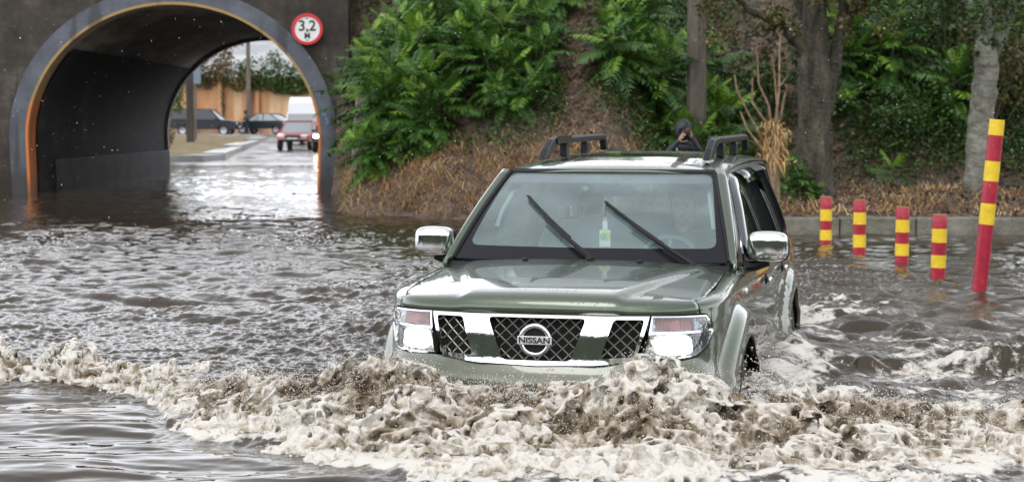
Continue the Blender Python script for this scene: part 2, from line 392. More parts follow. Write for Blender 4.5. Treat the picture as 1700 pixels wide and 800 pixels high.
# height limit sign fixed to the ring's shoulder
p = at(512, 50, 37.3)
S = empty('height_limit_sign', (p.x, p.y, p.z - .31), label='round white 3,2 m height limit sign with a red rim on the tunnel wall', cat='road sign')
MS = Matrix.Translation((0, 0, .31)) @ Matrix.Rotation(R(90), 4, 'X')
m_white = mat('white_sign_paint', (.72, .72, .70), .4); m_red = mat('red_sign_paint', (.55, .02, .03), .4); m_blk = mat('black_paint', (.015, .015, .015), .5)
mb = MB(); mb.lathe([(0, .0), (.262, .0), (.262, .012), (0, .012)], MS, 48); mb.build('sign_face', m_white, S)
mb = MB(); mb.lathe([(.255, .0), (.322, .0), (.325, .016), (.318, .03), (.258, .03)], MS, 48, True); mb.build('sign_rim', m_red, S)
for body, size, dx, dz in (('3,2', .30, 0, .06), ('M', .16, 0, -.14)):
    me = text_mesh(body, size, .002, .006); me.materials.append(m_blk); o = bpy.data.objects.new('digits' if body != 'M' else 'unit_letter', me); link(o, S)
    o.matrix_local = Matrix.Translation((dx, -.016, .31 + dz)) @ Matrix.Rotation(R(90), 4, 'X')
for dz in (.215, -.225):
    mb = MB(); mb.box((0, -.016, .31 + dz), (.045, .006, .02)); mb.build('fixing_bolt', m_blk, S)
mb = MB(); mb.box((0, .06, .31), (.06, .14, .5)); mb.build('bracket', m_conc, S)

# concrete post at the end of the wall
p = at(588, 345, 31.8)
mb = MB(); mb.box((0, 0, 1.0), (.24, .24, 2.2), None, .85)
o = mb.build('concrete_post', m_conc, bevel=.02); o.location = (p.x, p.y, -.15); o.rotation_euler = (0, R(4), R(10))
tag(o, 'weathered concrete post leaning beside the tunnel wall at the foot of the bank', 'post')

# kerb along the bank on the right
mb = MB(); x = 3.3
ks = []
while x < 30:
    w = 1.0; dz = random.uniform(-.008, .008)
    mb.box((x + w / 2, 23.78 + random.uniform(-.008, .008), -.13 + dz), (w - .012, .26, .72)); x += w
o = mb.build('kerb', None, bevel=.025); m_kerb = mat('kerb_stone', rough=.75)
noisy(m_kerb, [(.3, (.05, .055, .035)), (.5, (.14, .135, .105)), (.75, (.26, .25, .21))], 2.5, 9, .7); bump(m_kerb, 20, .6, .03, 6)
o.data.materials.append(m_kerb); tag(o, kind='structure')

# ------------------------------------------------------------------ beyond the tunnel
isl = [(-30, 66.5), (-13, 66.5), (-11.9, 67.2), (-11.4, 69), (-13.0, 84), (-14.8, 103), (-15.6, 112), (-16.5, 116), (-19, 118), (-45, 119)]
V = [(x, y, .2 + .004 * (y - 66)) for x, y in isl]; cen = len(V)
V2 = V + [(x, y, -.3) for x, y, z in V]; n = len(V)
xs = np.linspace(-45, -11, 120); ysx = np.linspace(66.5, 119, 120)
from mathutils.geometry import intersect_point_tri_2d
def inpoly(poly, X, Y):
    X = np.asarray(X, float); Y = np.asarray(Y, float); c = np.zeros(X.shape, bool); j = len(poly) - 1
    for i in range(len(poly)):
        xi, yi = poly[i]; xj, yj = poly[j]
        with np.errstate(divide='ignore', invalid='ignore'):
            c ^= ((yi > Y) != (yj > Y)) & (X < (xj - xi) * (Y - yi) / (yj - yi + 1e-12) + xi)
        j = i
    return c
sheet('grass_island', xs, ysx, lambda X, Y: .19 + .006 * (Y - 66) + .05 * fbm(X * .8, Y * .8, 3, 2), m_grass, keep=lambda X, Y: inpoly(isl, X, Y))['kind'] = 'structure'
mb = MB()
pv = [Vector((x, y, 0)) for x, y in isl]
for a, b in zip(pv[1:-1], pv[2:]):
    d = b - a; L_ = d.length; ang = math.atan2(d.y, d.x); z = road_z(0, (a.y + b.y) / 2)
    mb.box(((a.x + b.x) / 2, (a.y + b.y) / 2, float(z) + .09), (L_ + .1, .9 if a.y > 67 else .25, .26), Matrix.Rotation(ang, 4, 'Z'))
o = mb.build('pavement', None, bevel=.02); m_pave = mat('wet_pavement', rough=.3); noisy(m_pave, [(.35, (.16, .16, .155)), (.65, (.3, .3, .29))], 1.2, 6); o.data.materials.append(m_pave); tag(o, kind='structure')

# retaining wall with rust-coloured streaks
m_rw = mat('stained_ochre_wall', rough=.8)
tc = N(m_rw, 'ShaderNodeTexCoord'); mp = N(m_rw, 'ShaderNodeMapping'); mp.inputs['Scale'].default_value = (.55, 1, .07); L(m_rw, tc.outputs['Object'], mp.inputs[0])
nz = N(m_rw, 'ShaderNodeTexNoise'); nz.inputs['Scale'].default_value = 1.6; nz.inputs['Detail'].default_value = 6; L(m_rw, mp.outputs[0], nz.inputs['Vector'])
rp = N(m_rw, 'ShaderNodeValToRGB'); e = rp.color_ramp.elements; e.new(.5); e.new(.6)
for k, (p_, c_) in enumerate([(.34, (.16, .07, .035)), (.47, (.42, .19, .085)), (.56, (.5, .27, .13)), (.68, (.62, .45, .27))]): e[k].position = p_; e[k].color = (*c_, 1)
L(m_rw, nz.outputs['Fac'], rp.inputs[0]); L(m_rw, rp.outputs[0], B(m_rw).inputs['Base Color'])
mb = MB(); mb.box((0, 0, 2.1), (70, .6, 4.2)); 
RWL = empty('retaining_wall', (-20, 149.6, .7), label='long ochre retaining wall with rusty streaks behind the parked cars', cat='retaining wall')
mb.build('wall_face', m_rw, RWL)
mb = MB(); mb.box((0, -.05, 4.28), (70, .9, .16)); mb.build('coping', m_conc, RWL)
mb = MB()
for k in range(24): mb.box((-34 + k * 3, -.42, 2), (.35, .3, 4.0))
mb.build('buttresses', m_rw, RWL)
m_slope = mat('far_paved_slope', rough=.35); noisy(m_slope, [(.35, (.12, .12, .125)), (.55, (.22, .22, .23)), (.7, (.32, .32, .33))], .25, 6)
o = sheet('far_paved_slope', np.linspace(-90, 60, 76), np.linspace(160, 230, 36), lambda X, Y: road_z(X, Y) + .25, m_slope); tag(o, kind='structure')

def pole(name, x, y, z, h, r0, r1, m, label, lamp=None, n=14, cat='utility pole'):
    t = empty(name, (x, y, z), label=label, cat=cat)
    mb = MB(); mb.tube([(0, 0, -.3), (0, 0, h * .5), (0, 0, h)], [r0, (r0 + r1) / 2, r1], n); mb.build('shaft', m, t, True)
    mb = MB(); mb.box((0, 0, h - .3), (1.6, .09, .1)); mb.build('crossarm', m, t)
    for k in (-.7, -.25, .25, .7):
        mb = MB(); mb.lathe([(0, h - .25), (.04, h - .25), (.05, h - .18), (.03, h - .12), (.045, h - .08), (0, h - .05)], Matrix.Translation((k, 0, 0)), 10); mb.build('insulator', m_white, t)
    return t
m_dpole = mat('dark_wood_pole', rough=.8); noisy(m_dpole, [(.3, (.018, .014, .011)), (.7, (.06, .048, .038))], 3, 6, stretch=(1, 1, .15))
m_cpole = mat('concrete_pole', rough=.75); noisy(m_cpole, [(.3, (.05, .042, .033)), (.5, (.10, .085, .068)), (.72, (.18, .155, .128))], 3.5, 10, .72, stretch=(1, 1, .4)); bump(m_cpole, 30, .7, .02, 6)
p = at(317, 240, 96); pole('utility_pole', p.x, p.y, .2, 8.5, .22, .17, m_dpole, 'dark wooden pole standing on the dry grass island beyond the tunnel')
p = at(414, 200, 138); pole('utility_pole', p.x, p.y, .6, 10.5, .19, .14, m_cpole, 'thin grey concrete pole behind the parked cars in front of the ochre wall')
# the blue-grey signboard on its post beside the dark pole
p = at(326, 120, 100); t = empty('road_sign', (p.x, p.y, .25), label='blue grey signboard on a post right beside the dark wooden pole', cat='road sign')
mb = MB(); mb.tube([(0, 0, -.2), (0, 0, 4.6)], .06, 10); mb.build('post', m_cpole, t, True)
mb = MB(); mb.box((.05, -.08, 3.9), (.55, .03, 1.3)); mb.build('board', mat('sign_back', (.13, .18, .22), .5), t, bevel=.01)

# near concrete street pole behind the car
p = at(1155, 250, 30.5); zt = float(bank_z(p.x, p.y))
t = empty('street_pole', (p.x, p.y, zt), label='thick octagonal concrete pole rising behind the off-road car roof, beside the crouching person', cat='utility pole')
mb = MB(); mb.tube([(0, 0, -.4), (0, 0, 4), (0, 0, 9.5)], [.175, .155, .12], 8); mb.build('shaft', m_cpole, t)
mb = MB(); mb.tube([(0, 0, 9.3), (0, -.5, 9.8), (0, -1.6, 10)], .04, 8); ar = mb.build('lamp_arm', m_cpole, t, True)
mb = MB(); mb.blob((0, -1.9, 10), (.14, .38, .07), 3); mb.build('lamp_head', m_dpole, t, True)

# ------------------------------------------------------------------ striped bollards
m_bred = mat('red_bollard_paint', rough=.38); noisy(m_bred, [(.27, (.10, .02, .02)), (.36, (.27, .008, .025)), (.55, (.38, .012, .035)), (.72, (.44, .05, .07))], 11, 8, .7); bump(m_bred, 60, .12, .01)
m_byel = mat('yellow_bollard_paint', rough=.4); noisy(m_byel, [(.27, (.28, .2, .06)), (.37, (.66, .46, .02)), (.55, (.78, .55, .02)), (.74, (.8, .62, .14))], 11, 8, .7); bump(m_byel, 60, .12, .01)
m_rustcap = mat('rusty_cap', (.28, .12, .05), .8)
def bollard(px, py, d, bands, r, label, lean=(0, 0), cap=True):
    "bands listed from the top: (length, colour) ; goes on down to the road bed"
    p = at(px, py, d); H = sum(b[0] for b in bands)
    t = empty('bollard', (p.x, p.y, -.48), label=label, cat='bollard', group='red and yellow striped bollards')
    z = H; top = H
    for k, (l, c) in enumerate(bands):
        mb = MB()
        z0 = z - l; prof = [(0, z0), (r, z0), (r, z)] + ([(r * .97, z + .004), (0, z + .004)] if k == 0 else [(0, z)])
        mb.lathe(prof, None, 28); mb.build('red_band' if c == 'r' else 'yellow_band', m_bred if c == 'r' else m_byel, t, True); z = z0
    if cap:
        mb = MB(); mb.lathe([(0, H + .003), (r * .99, H + .003), (r * 1.0, H + .010), (r * .9, H + .016), (0, H + .016)], None, 28); mb.build('cap', m_rustcap, t, True)
    t.rotation_euler = (lean[1], lean[0], 0)
    return t
def bb(px, yb, ytop, dpx, stripes, label, lean=(0, 0)):
    d = 3000 * CH / (yb - 200); k = d / 3000
    bands = [(l * k, c) for l, c in stripes]; above = sum(b[0] for b in bands)
    bands[-1] = (bands[-1][0] + .48, bands[-1][1])
    return bollard(px, yb, d, bands, dpx * k / 2, label, lean)
bb(1372, 405, 328, 20, [(19, 'r'), (19, 'y'), (15, 'r'), (17, 'y'), (7, 'r')], 'shortest looking striped bollard, nearest the tree trunk and the kerb', (0, 0))
bb(1428, 420, 333, 21.5, [(19, 'r'), (20, 'y'), (17, 'r'), (21, 'y'), (10, 'r')], 'striped bollard standing second from the car, left of the middle of the row')
bb(1498, 437, 345, 23, [(19, 'r'), (21, 'y'), (19, 'r'), (20, 'y'), (13, 'r')], 'striped bollard third from the car with an orange patch at its waterline', (R(.6), 0))
bb(1558, 464, 358, 25, [(21, 'r'), (23, 'y'), (21, 'r'), (21, 'y'), (20, 'r')], 'striped bollard fourth from the car, right next to the tall leaning post', (R(1), 0))
d = 3000 * CH / (485 - 200); k = d / 3000; p = at(1632, 485, d)
t = empty('tall_striped_post', (p.x - .06, p.y, -.48), label='tall leaning red and yellow striped post at the right of the bollard row', cat='post')
z = 0; r = 12.6 * k
bands = [(26, 'y'), (43, 'r'), (33, 'y'), (37, 'r'), (35, 'y'), (114, 'r')]; bands = [(l * k, c) for l, c in bands]; bands[-1] = (bands[-1][0] + .48, 'r'); z = sum(b[0] for b in bands)
for l, c in bands:
    mb = MB(); mb.lathe([(0, z - l), (r, z - l), (r, z), (0, z)], None, 30); mb.build('red_band' if c == 'r' else 'yellow_band', m_bred if c == 'r' else m_byel, t, True); z -= l
t.rotation_euler = (R(1.2), R(4.7), 0)
# ================================================================== the off-road car
CARYAW = R(14.1); CW = .47
CAR = empty('offroad_car', (0.12, 9.06, -CW), R(90) - CARYAW, label='large dark green off-road car with lit headlamps ploughing through the flood water', cat='car')
def cl(a, y, z): return (a, -y, z)          # car frame: a back from the nose, y to the car's left, z up from the road
PL = np.array([(0,0),(.004,.2),(.022,.4),(.065,.58),(.135,.72),(.225,.815),(.36,.88),(.62,.91),(1.2,.912),(2.5,.92),(3.6,.92),(4.2,.905),(4.5,.87),(4.66,.80),(4.73,.6),(4.75,0)], float)
P_ = np.vstack([PL[1] * [1, -1], PL, PL[-2] * [1, -1]]); out = []
for i in range(1, len(P_) - 2):
    t = np.linspace(0, 1, 40, endpoint=False)[:, None]; a, b, c, d = P_[i - 1], P_[i], P_[i + 1], P_[i + 2]
    out.append(.5 * ((2 * b) + (c - a) * t + (2 * a - 5 * b + 4 * c - d) * t * t + (3 * b - a - 3 * c + d) * t ** 3))
PO = np.vstack(out + [P_[-2:-1]]); SS_ = np.r_[0, np.cumsum(np.hypot(*np.diff(PO, axis=0).T))]; UT = SS_[-1]
def plan(u):
    s = np.abs(u); sg = np.where(u < 0, -1., 1.); e = .02
    a = np.interp(s, SS_, PO[:, 0]); y = np.interp(s, SS_, PO[:, 1])
    ta = np.interp(s + e, SS_, PO[:, 0]) - np.interp(np.maximum(s - e, 0), SS_, PO[:, 0]); ty = np.interp(s + e, SS_, PO[:, 1]) - np.interp(np.maximum(s - e, 0), SS_, PO[:, 1])
    ty = np.where(s < e, 1., ty); ta = np.where(s < e, 0., ta); l = np.hypot(ta, ty)
    return a, y * sg, -ty / l, ta / l * sg
def u_at(a): # arc length at distance a along the side
    k = (SS_ > .5) & (SS_ < UT - .9); return float(np.interp(a, PO[k, 0], SS_[k]))
UF, UR = u_at(.90), u_at(3.75)
def inset(u, z):
    f = 1 - ss(.8, 1.15, np.abs(u))
    i_f = np.interp(z, [.3, .45, .56, .68, .73, .76, .9, .97, 1.05], [.03, -.03, -.05, -.045, -.01, 0, .012, .028, .06])
    i_s = np.interp(z, [.3, .5, .62, .66, .75, .95, 1.05, 1.15], [.045, .008, .002, .014, .012, .004, .012, .04])
    r = np.hypot(np.abs(u) - UF, z - .37); r2 = np.hypot(np.abs(u) - UR, z - .37)
    fl = .072 * (1 - ss(.54, .65, r)) + .055 * (1 - ss(.54, .63, r2))
    lo = .072 * (1 - ss(.54, .65, np.abs(np.abs(u) - UF))) * (z < .37)
    return f * i_f + (1 - f) * i_s - np.maximum(fl, lo) * ss(.85, 1.0, np.abs(u))
def wall(u, z, off=0.):
    u = np.asarray(u, float); z = np.asarray(z, float)
    a, y, na, ny = plan(u); i = off - inset(u, z); return np.stack([a + na * i, -(y + ny * i), z + 0 * a], -1)
def Hz(a, y):
    y = np.abs(y); base = np.interp(a, [.05, .2, .5, .9, 1.25], [1.075, 1.098, 1.13, 1.16, 1.185])
    cr = .38 + .30 * np.clip((a - .1) / 1.0, 0, 1)
    return base - .035 * (y / .8) ** 2.5 - .018 * ss(cr - .025, cr + .04, y) + .008 * (1 - (y / .8) ** 2)

def cdt_panel(outline, holes, sp, jitter=0.0):
    "constrained triangulation of a 2D region: returns pts, tris"
    def sub(poly):
        o = []
        for (x0, y0), (x1, y1) in zip(poly, poly[1:] + poly[:1]):
            n = max(1, int(math.hypot(x1 - x0, y1 - y0) / sp)); o += [(x0 + (x1 - x0) * k / n, y0 + (y1 - y0) * k / n) for k in range(n)]
        return o
    loops = [sub(list(outline))] + [sub(list(h)) for h in holes]; P = []; E = []
    for lp in loops:
        b = len(P); P += lp; E += [(b + i, b + (i + 1) % len(lp)) for i in range(len(lp))]
    xs = [p[0] for p in loops[0]]; ys_ = [p[1] for p in loops[0]]
    nx = int((max(xs) - min(xs)) / sp) + 1; ny = int((max(ys_) - min(ys_)) / sp) + 1
    gx, gy = np.meshgrid(np.linspace(min(xs), max(xs), nx + 1), np.linspace(min(ys_), max(ys_), ny + 1)); gx = gx.ravel(); gy = gy.ravel()
    k = inpoly(loops[0], gx, gy)
    for h in loops[1:]: k &= ~inpoly(h, gx, gy)
    gx = gx[k]; gy = gy[k]; allb = np.array(P); dd = np.min(np.hypot(gx[:, None] - allb[None, :, 0], gy[:, None] - allb[None, :, 1]), 1) if len(gx) else np.array([])
    if len(gx): gx = gx[dd > sp * .45]; gy = gy[dd > sp * .45]
    P += list(zip(gx.tolist(), gy.tolist()))
    v, e, f, _, _, _ = delaunay_2d_cdt([Vector(p) for p in P], E, [], 0, 1e-6)
    v = np.array([(q.x, q.y) for q in v]); f = np.array([q for q in f if len(q) == 3]); c = v[f].mean(1)
    k = inpoly(loops[0], c[:, 0], c[:, 1])
    for h in loops[1:]: k &= ~inpoly(h, c[:, 0], c[:, 1])
    f = f[k]
    # consistent winding
    A = v[f]; ar = (A[:, 1, 0] - A[:, 0, 0]) * (A[:, 2, 1] - A[:, 0, 1]) - (A[:, 1, 1] - A[:, 0, 1]) * (A[:, 2, 0] - A[:, 0, 0]); f[ar < 0] = f[ar < 0][:, ::-1]
    return v, f
def panel(name, outline, holes, fmap, m, parent, sp=.04, th=.018, flip=False, smooth=True):
    v, f = cdt_panel(outline, holes, sp); V = fmap(v[:, 0], v[:, 1], 0.); W = fmap(v[:, 0], v[:, 1], -th)
    if flip: f = f[:, ::-1]
    n = len(v); ed = {}
    for t in f:
        for a, b in ((t[0], t[1]), (t[1], t[2]), (t[2], t[0])): ed[(a, b)] = 1
    bd = [(a, b) for (a, b) in ed if (b, a) not in ed]
    F = [tuple(int(i) for i in t) for t in f] + [tuple(int(i) + n for i in t[::-1]) for t in f] + [(int(b), int(a), int(a) + n, int(b) + n) for a, b in bd]
    return mk(name, np.vstack([V, W]), F, m, parent, smooth, ang=38 if smooth else None)
def sgn(poly, s): return [(p[0] * s, p[1]) for p in poly][::s]
def rounded(poly, r, n=4):
    o = []
    for i, p in enumerate(poly):
        p = Vector(p); a = Vector(poly[i - 1]); b = Vector(poly[(i + 1) % len(poly)])
        ra_ = min(r, (a - p).length * .45, (b - p).length * .45); A = p + (a - p).normalized() * ra_; Bq = p + (b - p).normalized() * ra_
        for k in range(n + 1):
            t = k / n; q = A * (1 - t) ** 2 + p * 2 * t * (1 - t) + Bq * t * t; o.append((q.x, q.y))
    return o

# materials
m_paint = mat('green_car_paint', (.062, .086, .053), .38, .55, .5, 1.0)
m_paint.node_tree.nodes['Principled BSDF'].inputs['Coat IOR'].default_value = 1.6
# rain beads and run-off film on the paint
tc = N(m_paint, 'ShaderNodeTexCoord')
v1 = N(m_paint, 'ShaderNodeTexVoronoi'); v1.inputs['Scale'].default_value = 62; L(m_paint, tc.outputs['Object'], v1.inputs['Vector'])
r1 = N(m_paint, 'ShaderNodeMapRange'); r1.inputs[1].default_value = .0; r1.inputs[2].default_value = .28; r1.inputs[3].default_value = 1; r1.inputs[4].default_value = 0; L(m_paint, v1.outputs['Distance'], r1.inputs[0])
n1 = N(m_paint, 'ShaderNodeTexNoise'); n1.inputs['Scale'].default_value = 9; n1.inputs['Detail'].default_value = 4; L(m_paint, tc.outputs['Object'], n1.inputs['Vector'])
r2 = N(m_paint, 'ShaderNodeMapRange'); r2.inputs[1].default_value = .5; r2.inputs[2].default_value = .62; L(m_paint, n1.outputs['Fac'], r2.inputs[0])
mm_ = N(m_paint, 'ShaderNodeMath'); mm_.operation = 'MULTIPLY'; L(m_paint, r1.outputs[0], mm_.inputs[0]); L(m_paint, r2.outputs[0], mm_.inputs[1])
bp = N(m_paint, 'ShaderNodeBump'); bp.inputs['Strength'].default_value = .5; bp.inputs['Distance'].default_value = .003; L(m_paint, mm_.outputs[0], bp.inputs['Height'])
L(m_paint, bp.outputs[0], B(m_paint).inputs['Coat Normal'])
# mud film splashed up the lower body
spp = N(m_paint, 'ShaderNodeSeparateXYZ'); L(m_paint, tc.outputs['Object'], spp.inputs[0]); nm = N(m_paint, 'ShaderNodeTexNoise'); nm.inputs['Scale'].default_value = 7; nm.inputs['Detail'].default_value = 9; nm.inputs['Roughness'].default_value = .7; L(m_paint, tc.outputs['Object'], nm.inputs['Vector'])
mq = N(m_paint, 'ShaderNodeMath'); mq.operation = 'MULTIPLY_ADD'; L(m_paint, nm.outputs['Fac'], mq.inputs[0]); mq.inputs[1].default_value = -.9; L(m_paint, spp.outputs['Z'], mq.inputs[2])
mw = N(m_paint, 'ShaderNodeMapRange'); L(m_paint, mq.outputs[0], mw.inputs[0]); mw.inputs[1].default_value = .12; mw.inputs[2].default_value = .46; mw.inputs[3].default_value = .5; mw.inputs[4].default_value = 0
mz = N(m_paint, 'ShaderNodeMix'); mz.data_type = 'RGBA'; L(m_paint, mw.outputs[0], mz.inputs['Factor']); mz.inputs['A'].default_value = (.062, .086, .053, 1); mz.inputs['B'].default_value = (.15, .12, .085, 1); L(m_paint, mz.outputs['Result'], B(m_paint).inputs['Base Color'])
mm2 = N(m_paint, 'ShaderNodeMapRange'); mm2.inputs[1].default_value = 0; mm2.inputs[2].default_value = .5; L(m_paint, mw.outputs[0], mm2.inputs[0]); mm2.inputs[3].default_value = .55; mm2.inputs[4].default_value = .1; L(m_paint, mm2.outputs[0], B(m_paint).inputs['Metallic'])
m_paint2 = m_paint
m_chrome = mat('chrome', (.82, .82, .83), .08, 1); bump(m_chrome, 70, .08, .003)
m_black = mat('black_trim', (.009, .009, .010), .5, 0, .3); bump(m_black, 90, .2, .003)
m_gloss = mat('black_gloss', (.01, .01, .012), .08, 0, .5, .5)
m_rub = mat('tyre_rubber', (.018, .018, .018), .55); bump(m_rub, 60, .5, .004)
m_dark = mat('dark_cavity', (.006, .006, .006), .9)
m_silver = mat('silver_alloy', (.4, .4, .41), .3, .9)
m_dash = mat('grey_interior', (.12, .13, .135), .7); m_seat = mat('grey_seat_cloth', (.30, .32, .32), .9); bump(m_seat, 120, .3, .004)

def glass(name, tint, mixg, film, filmcol=(.5, .6, .6)):
    m = bpy.data.materials.new(name); m.use_nodes = True; nt = m.node_tree; nt.nodes.remove(nt.nodes['Principled BSDF']); o = nt.nodes['Material Output']
    t = N(m, 'ShaderNodeBsdfTransparent'); t.inputs[0].default_value = (*tint, 1); g = N(m, 'ShaderNodeBsdfGlossy'); g.inputs['Roughness'].default_value = .03; g.inputs[0].default_value = (.95, .97, 1, 1)
    d = N(m, 'ShaderNodeBsdfDiffuse'); d.inputs[0].default_value = (*filmcol, 1)
    tcx = N(m, 'ShaderNodeTexCoord'); nx = N(m, 'ShaderNodeTexNoise'); nx.inputs['Scale'].default_value = 3; nx.inputs['Detail'].default_value = 7; L(m, tcx.outputs['Object'], nx.inputs['Vector'])
    mr = N(m, 'ShaderNodeMapRange'); mr.inputs[1].default_value = .3; mr.inputs[2].default_value = .75; mr.inputs[3].default_value = film * .55; mr.inputs[4].default_value = film * 1.5; L(m, nx.outputs['Fac'], mr.inputs[0])
    m0 = N(m, 'ShaderNodeMixShader'); L(m, mr.outputs[0], m0.inputs[0]); L(m, t.outputs[0], m0.inputs[1]); L(m, d.outputs[0], m0.inputs[2])
    fr = N(m, 'ShaderNodeFresnel'); fr.inputs[0].default_value = 1.5; ma = N(m, 'ShaderNodeMath'); ma.operation = 'MULTIPLY_ADD'; ma.use_clamp = True; L(m, fr.outputs[0], ma.inputs[0]); ma.inputs[1].default_value = 1.35; ma.inputs[2].default_value = mixg
    # rain beads in the reflection
    vo = N(m, 'ShaderNodeTexVoronoi'); vo.inputs['Scale'].default_value = 85; L(m, tcx.outputs['Object'], vo.inputs['Vector'])
    r3 = N(m, 'ShaderNodeMapRange'); r3.inputs[2].default_value = .3; r3.inputs[3].default_value = 1; r3.inputs[4].default_value = 0; L(m, vo.outputs['Distance'], r3.inputs[0])
    n3 = N(m, 'ShaderNodeTexNoise'); n3.inputs['Scale'].default_value = 12; L(m, tcx.outputs['Object'], n3.inputs['Vector'])
    r4 = N(m, 'ShaderNodeMapRange'); r4.inputs[1].default_value = .60; r4.inputs[2].default_value = .72; L(m, n3.outputs['Fac'], r4.inputs[0])
    mu = N(m, 'ShaderNodeMath'); mu.operation = 'MULTIPLY'; L(m, r3.outputs[0], mu.inputs[0]); L(m, r4.outputs[0], mu.inputs[1])
    bq = N(m, 'ShaderNodeBump'); bq.inputs['Strength'].default_value = .25; bq.inputs['Distance'].default_value = .001; L(m, mu.outputs[0], bq.inputs['Height']); L(m, bq.outputs[0], g.inputs['Normal'])
    ge = N(m, 'ShaderNodeNewGeometry'); iv = N(m, 'ShaderNodeMath'); iv.operation = 'SUBTRACT'; iv.inputs[0].default_value = 1; L(m, ge.outputs['Backfacing'], iv.inputs[1])
    mk_ = N(m, 'ShaderNodeMath'); mk_.operation = 'MULTIPLY'; L(m, ma.outputs[0], mk_.inputs[0]); L(m, iv.outputs[0], mk_.inputs[1]); ma = mk_
    m1 = N(m, 'ShaderNodeMixShader'); L(m, ma.outputs[0], m1.inputs[0]); L(m, m0.outputs[0], m1.inputs[1]); L(m, g.outputs[0], m1.inputs[2]); L(m, m1.outputs[0], o.inputs[0])
    return m
m_wind = glass('windscreen_glass', (.90, .96, .96), .045, .10, (.46, .62, .63))
m_side = glass('side_glass', (.62, .68, .66), .03, .02)
m_fog = glass('fogged_rear_glass', (.8, .85, .84), .03, .25, (.6, .66, .66))
m_lens = glass('lamp_lens', (.93, .94, .95), .04, .03, (.8, .8, .8))
m_defl = glass('smoky_deflector', (.03, .03, .03), .10, .02, (.05, .05, .05))

# ---- hood: front skirt and top merged in one mesh
UH = .88; us = np.linspace(-UH, UH, 81)
ik = np.array([.032, .040, .052, .075, .105, .14]); wk = np.array([0, .34, .6, .79, .92, 1.])
def hood_ring(k):
    a, y, na, ny = plan(us); c = 1 - .55 * ss(.55, UH, np.abs(us))
    i = (.032 + (ik[k] - .032) * c); A = a - na * i; Y = y - ny * i
    a5 = a - na * (.032 + (ik[-1] - .032) * c); y5 = y - ny * (.032 + (ik[-1] - .032) * c)
    z = .997 + (Hz(a5, y5) - .997) * wk[k]; return A, Y, z
HV = []; HF = []
for k in range(6):
    A, Y, Z = hood_ring(k); HV += [cl(a, y, z) for a, y, z in zip(A, Y, Z)]
n = len(us)
for k in range(5):
    for i in range(n - 1): HF.append((k * n + i, k * n + i + 1, (k + 1) * n + i + 1, (k + 1) * n + i))
Af, Yf, Zf = hood_ring(5)
def seam_y(a): return np.interp(a, [.2, .27, .4, .8, 1.1, 1.24], [.72, .765, .798, .806, .80, .79])
side = [(float(a), float(seam_y(a))) for a in np.linspace(Af[-1] + .03, 1.24, 34)]
rear = [(1.24 - .07 * (1 - (t * t)), .79 * t) for t in np.linspace(1, -1, 40)][1:-1]
outl = [(float(a), float(y)) for a, y in zip(Af, Yf)] + side + rear + [(a, -y) for a, y in side[::-1]]
v, f = cdt_panel(outl, [], .019)
base = len(HV); HV += [cl(a, y, float(Hz(a, y))) for a, y in v]; HF += [tuple(int(i) + base for i in t[::-1]) for t in f]
hood = mk('hood', HV, HF, m_paint, CAR, True)
import bmesh
bm = bmesh.new(); bm.from_mesh(hood.data); bmesh.ops.remove_doubles(bm, verts=bm.verts, dist=.0015)
bmesh.ops.recalc_face_normals(bm, faces=bm.faces); bm.to_mesh(hood.data); bm.free()
hood.data.set_sharp_from_angle(angle=R(50))
so = hood.modifiers.new('sheet', 'SOLIDIFY'); so.thickness = .02; so.offset = -1
mb = MB(); mb.box(cl(.75, 0, .86), (1.0, 1.4, .3)); mb.build('engine_block', m_dark, CAR)

# ---- front bumper, grille, lamps on the wall surface
wf = lambda u, z, o: wall(u, z, o)
LAMP = [(.592, .992), (.545, .778), (.74, .772), (.83, .785), (.92, .835), (.97, .905), (.965, .945), (.925, .987)]
GF = [(-.582, .992), (-.50, .768), (-.30, .748), (0, .738), (.30, .748), (.50, .768), (.582, .992)]
CG = rounded([(-.255, .977), (-.175, .763), (.175, .763), (.255, .977)], .025)
SG = rounded([(.395, .974), (.33, .782), (.492, .789), (.553, .974)], .02)
bp_out = [(-1.0, .40), (0, .36), (1.0, .40), (1.0, .86)] + [(p[0] + .006, p[1] - .006) for p in [LAMP[5], LAMP[4], LAMP[3], LAMP[2], LAMP[1]]] + [(.50, .762), (.3, .742), (0, .731)]
bp_out = bp_out + [(-p[0], p[1]) for p in bp_out[3:-1][::-1]]
panel('front_bumper', bp_out, [], wf, m_paint2, CAR, .04, .02, flip=True)
def bowed(u, z, o):
    s = ss(.20, .30, np.abs(u)) * (1 - ss(.36, .44, np.abs(u))); return wall(u, z, o + .006 + .012 * s)
GR = panel('grille_frame', GF, [CG, SG, sgn(SG, -1)], bowed, m_chrome, CAR, .025, .03, flip=True)
panel('bezel', [(-.592, .999), (-.51, .76), (0, .729), (.51, .76), (.592, .999)], [], lambda u, z, o: wall(u, z, o - .06), m_dark, GR, .05, .005, flip=True)
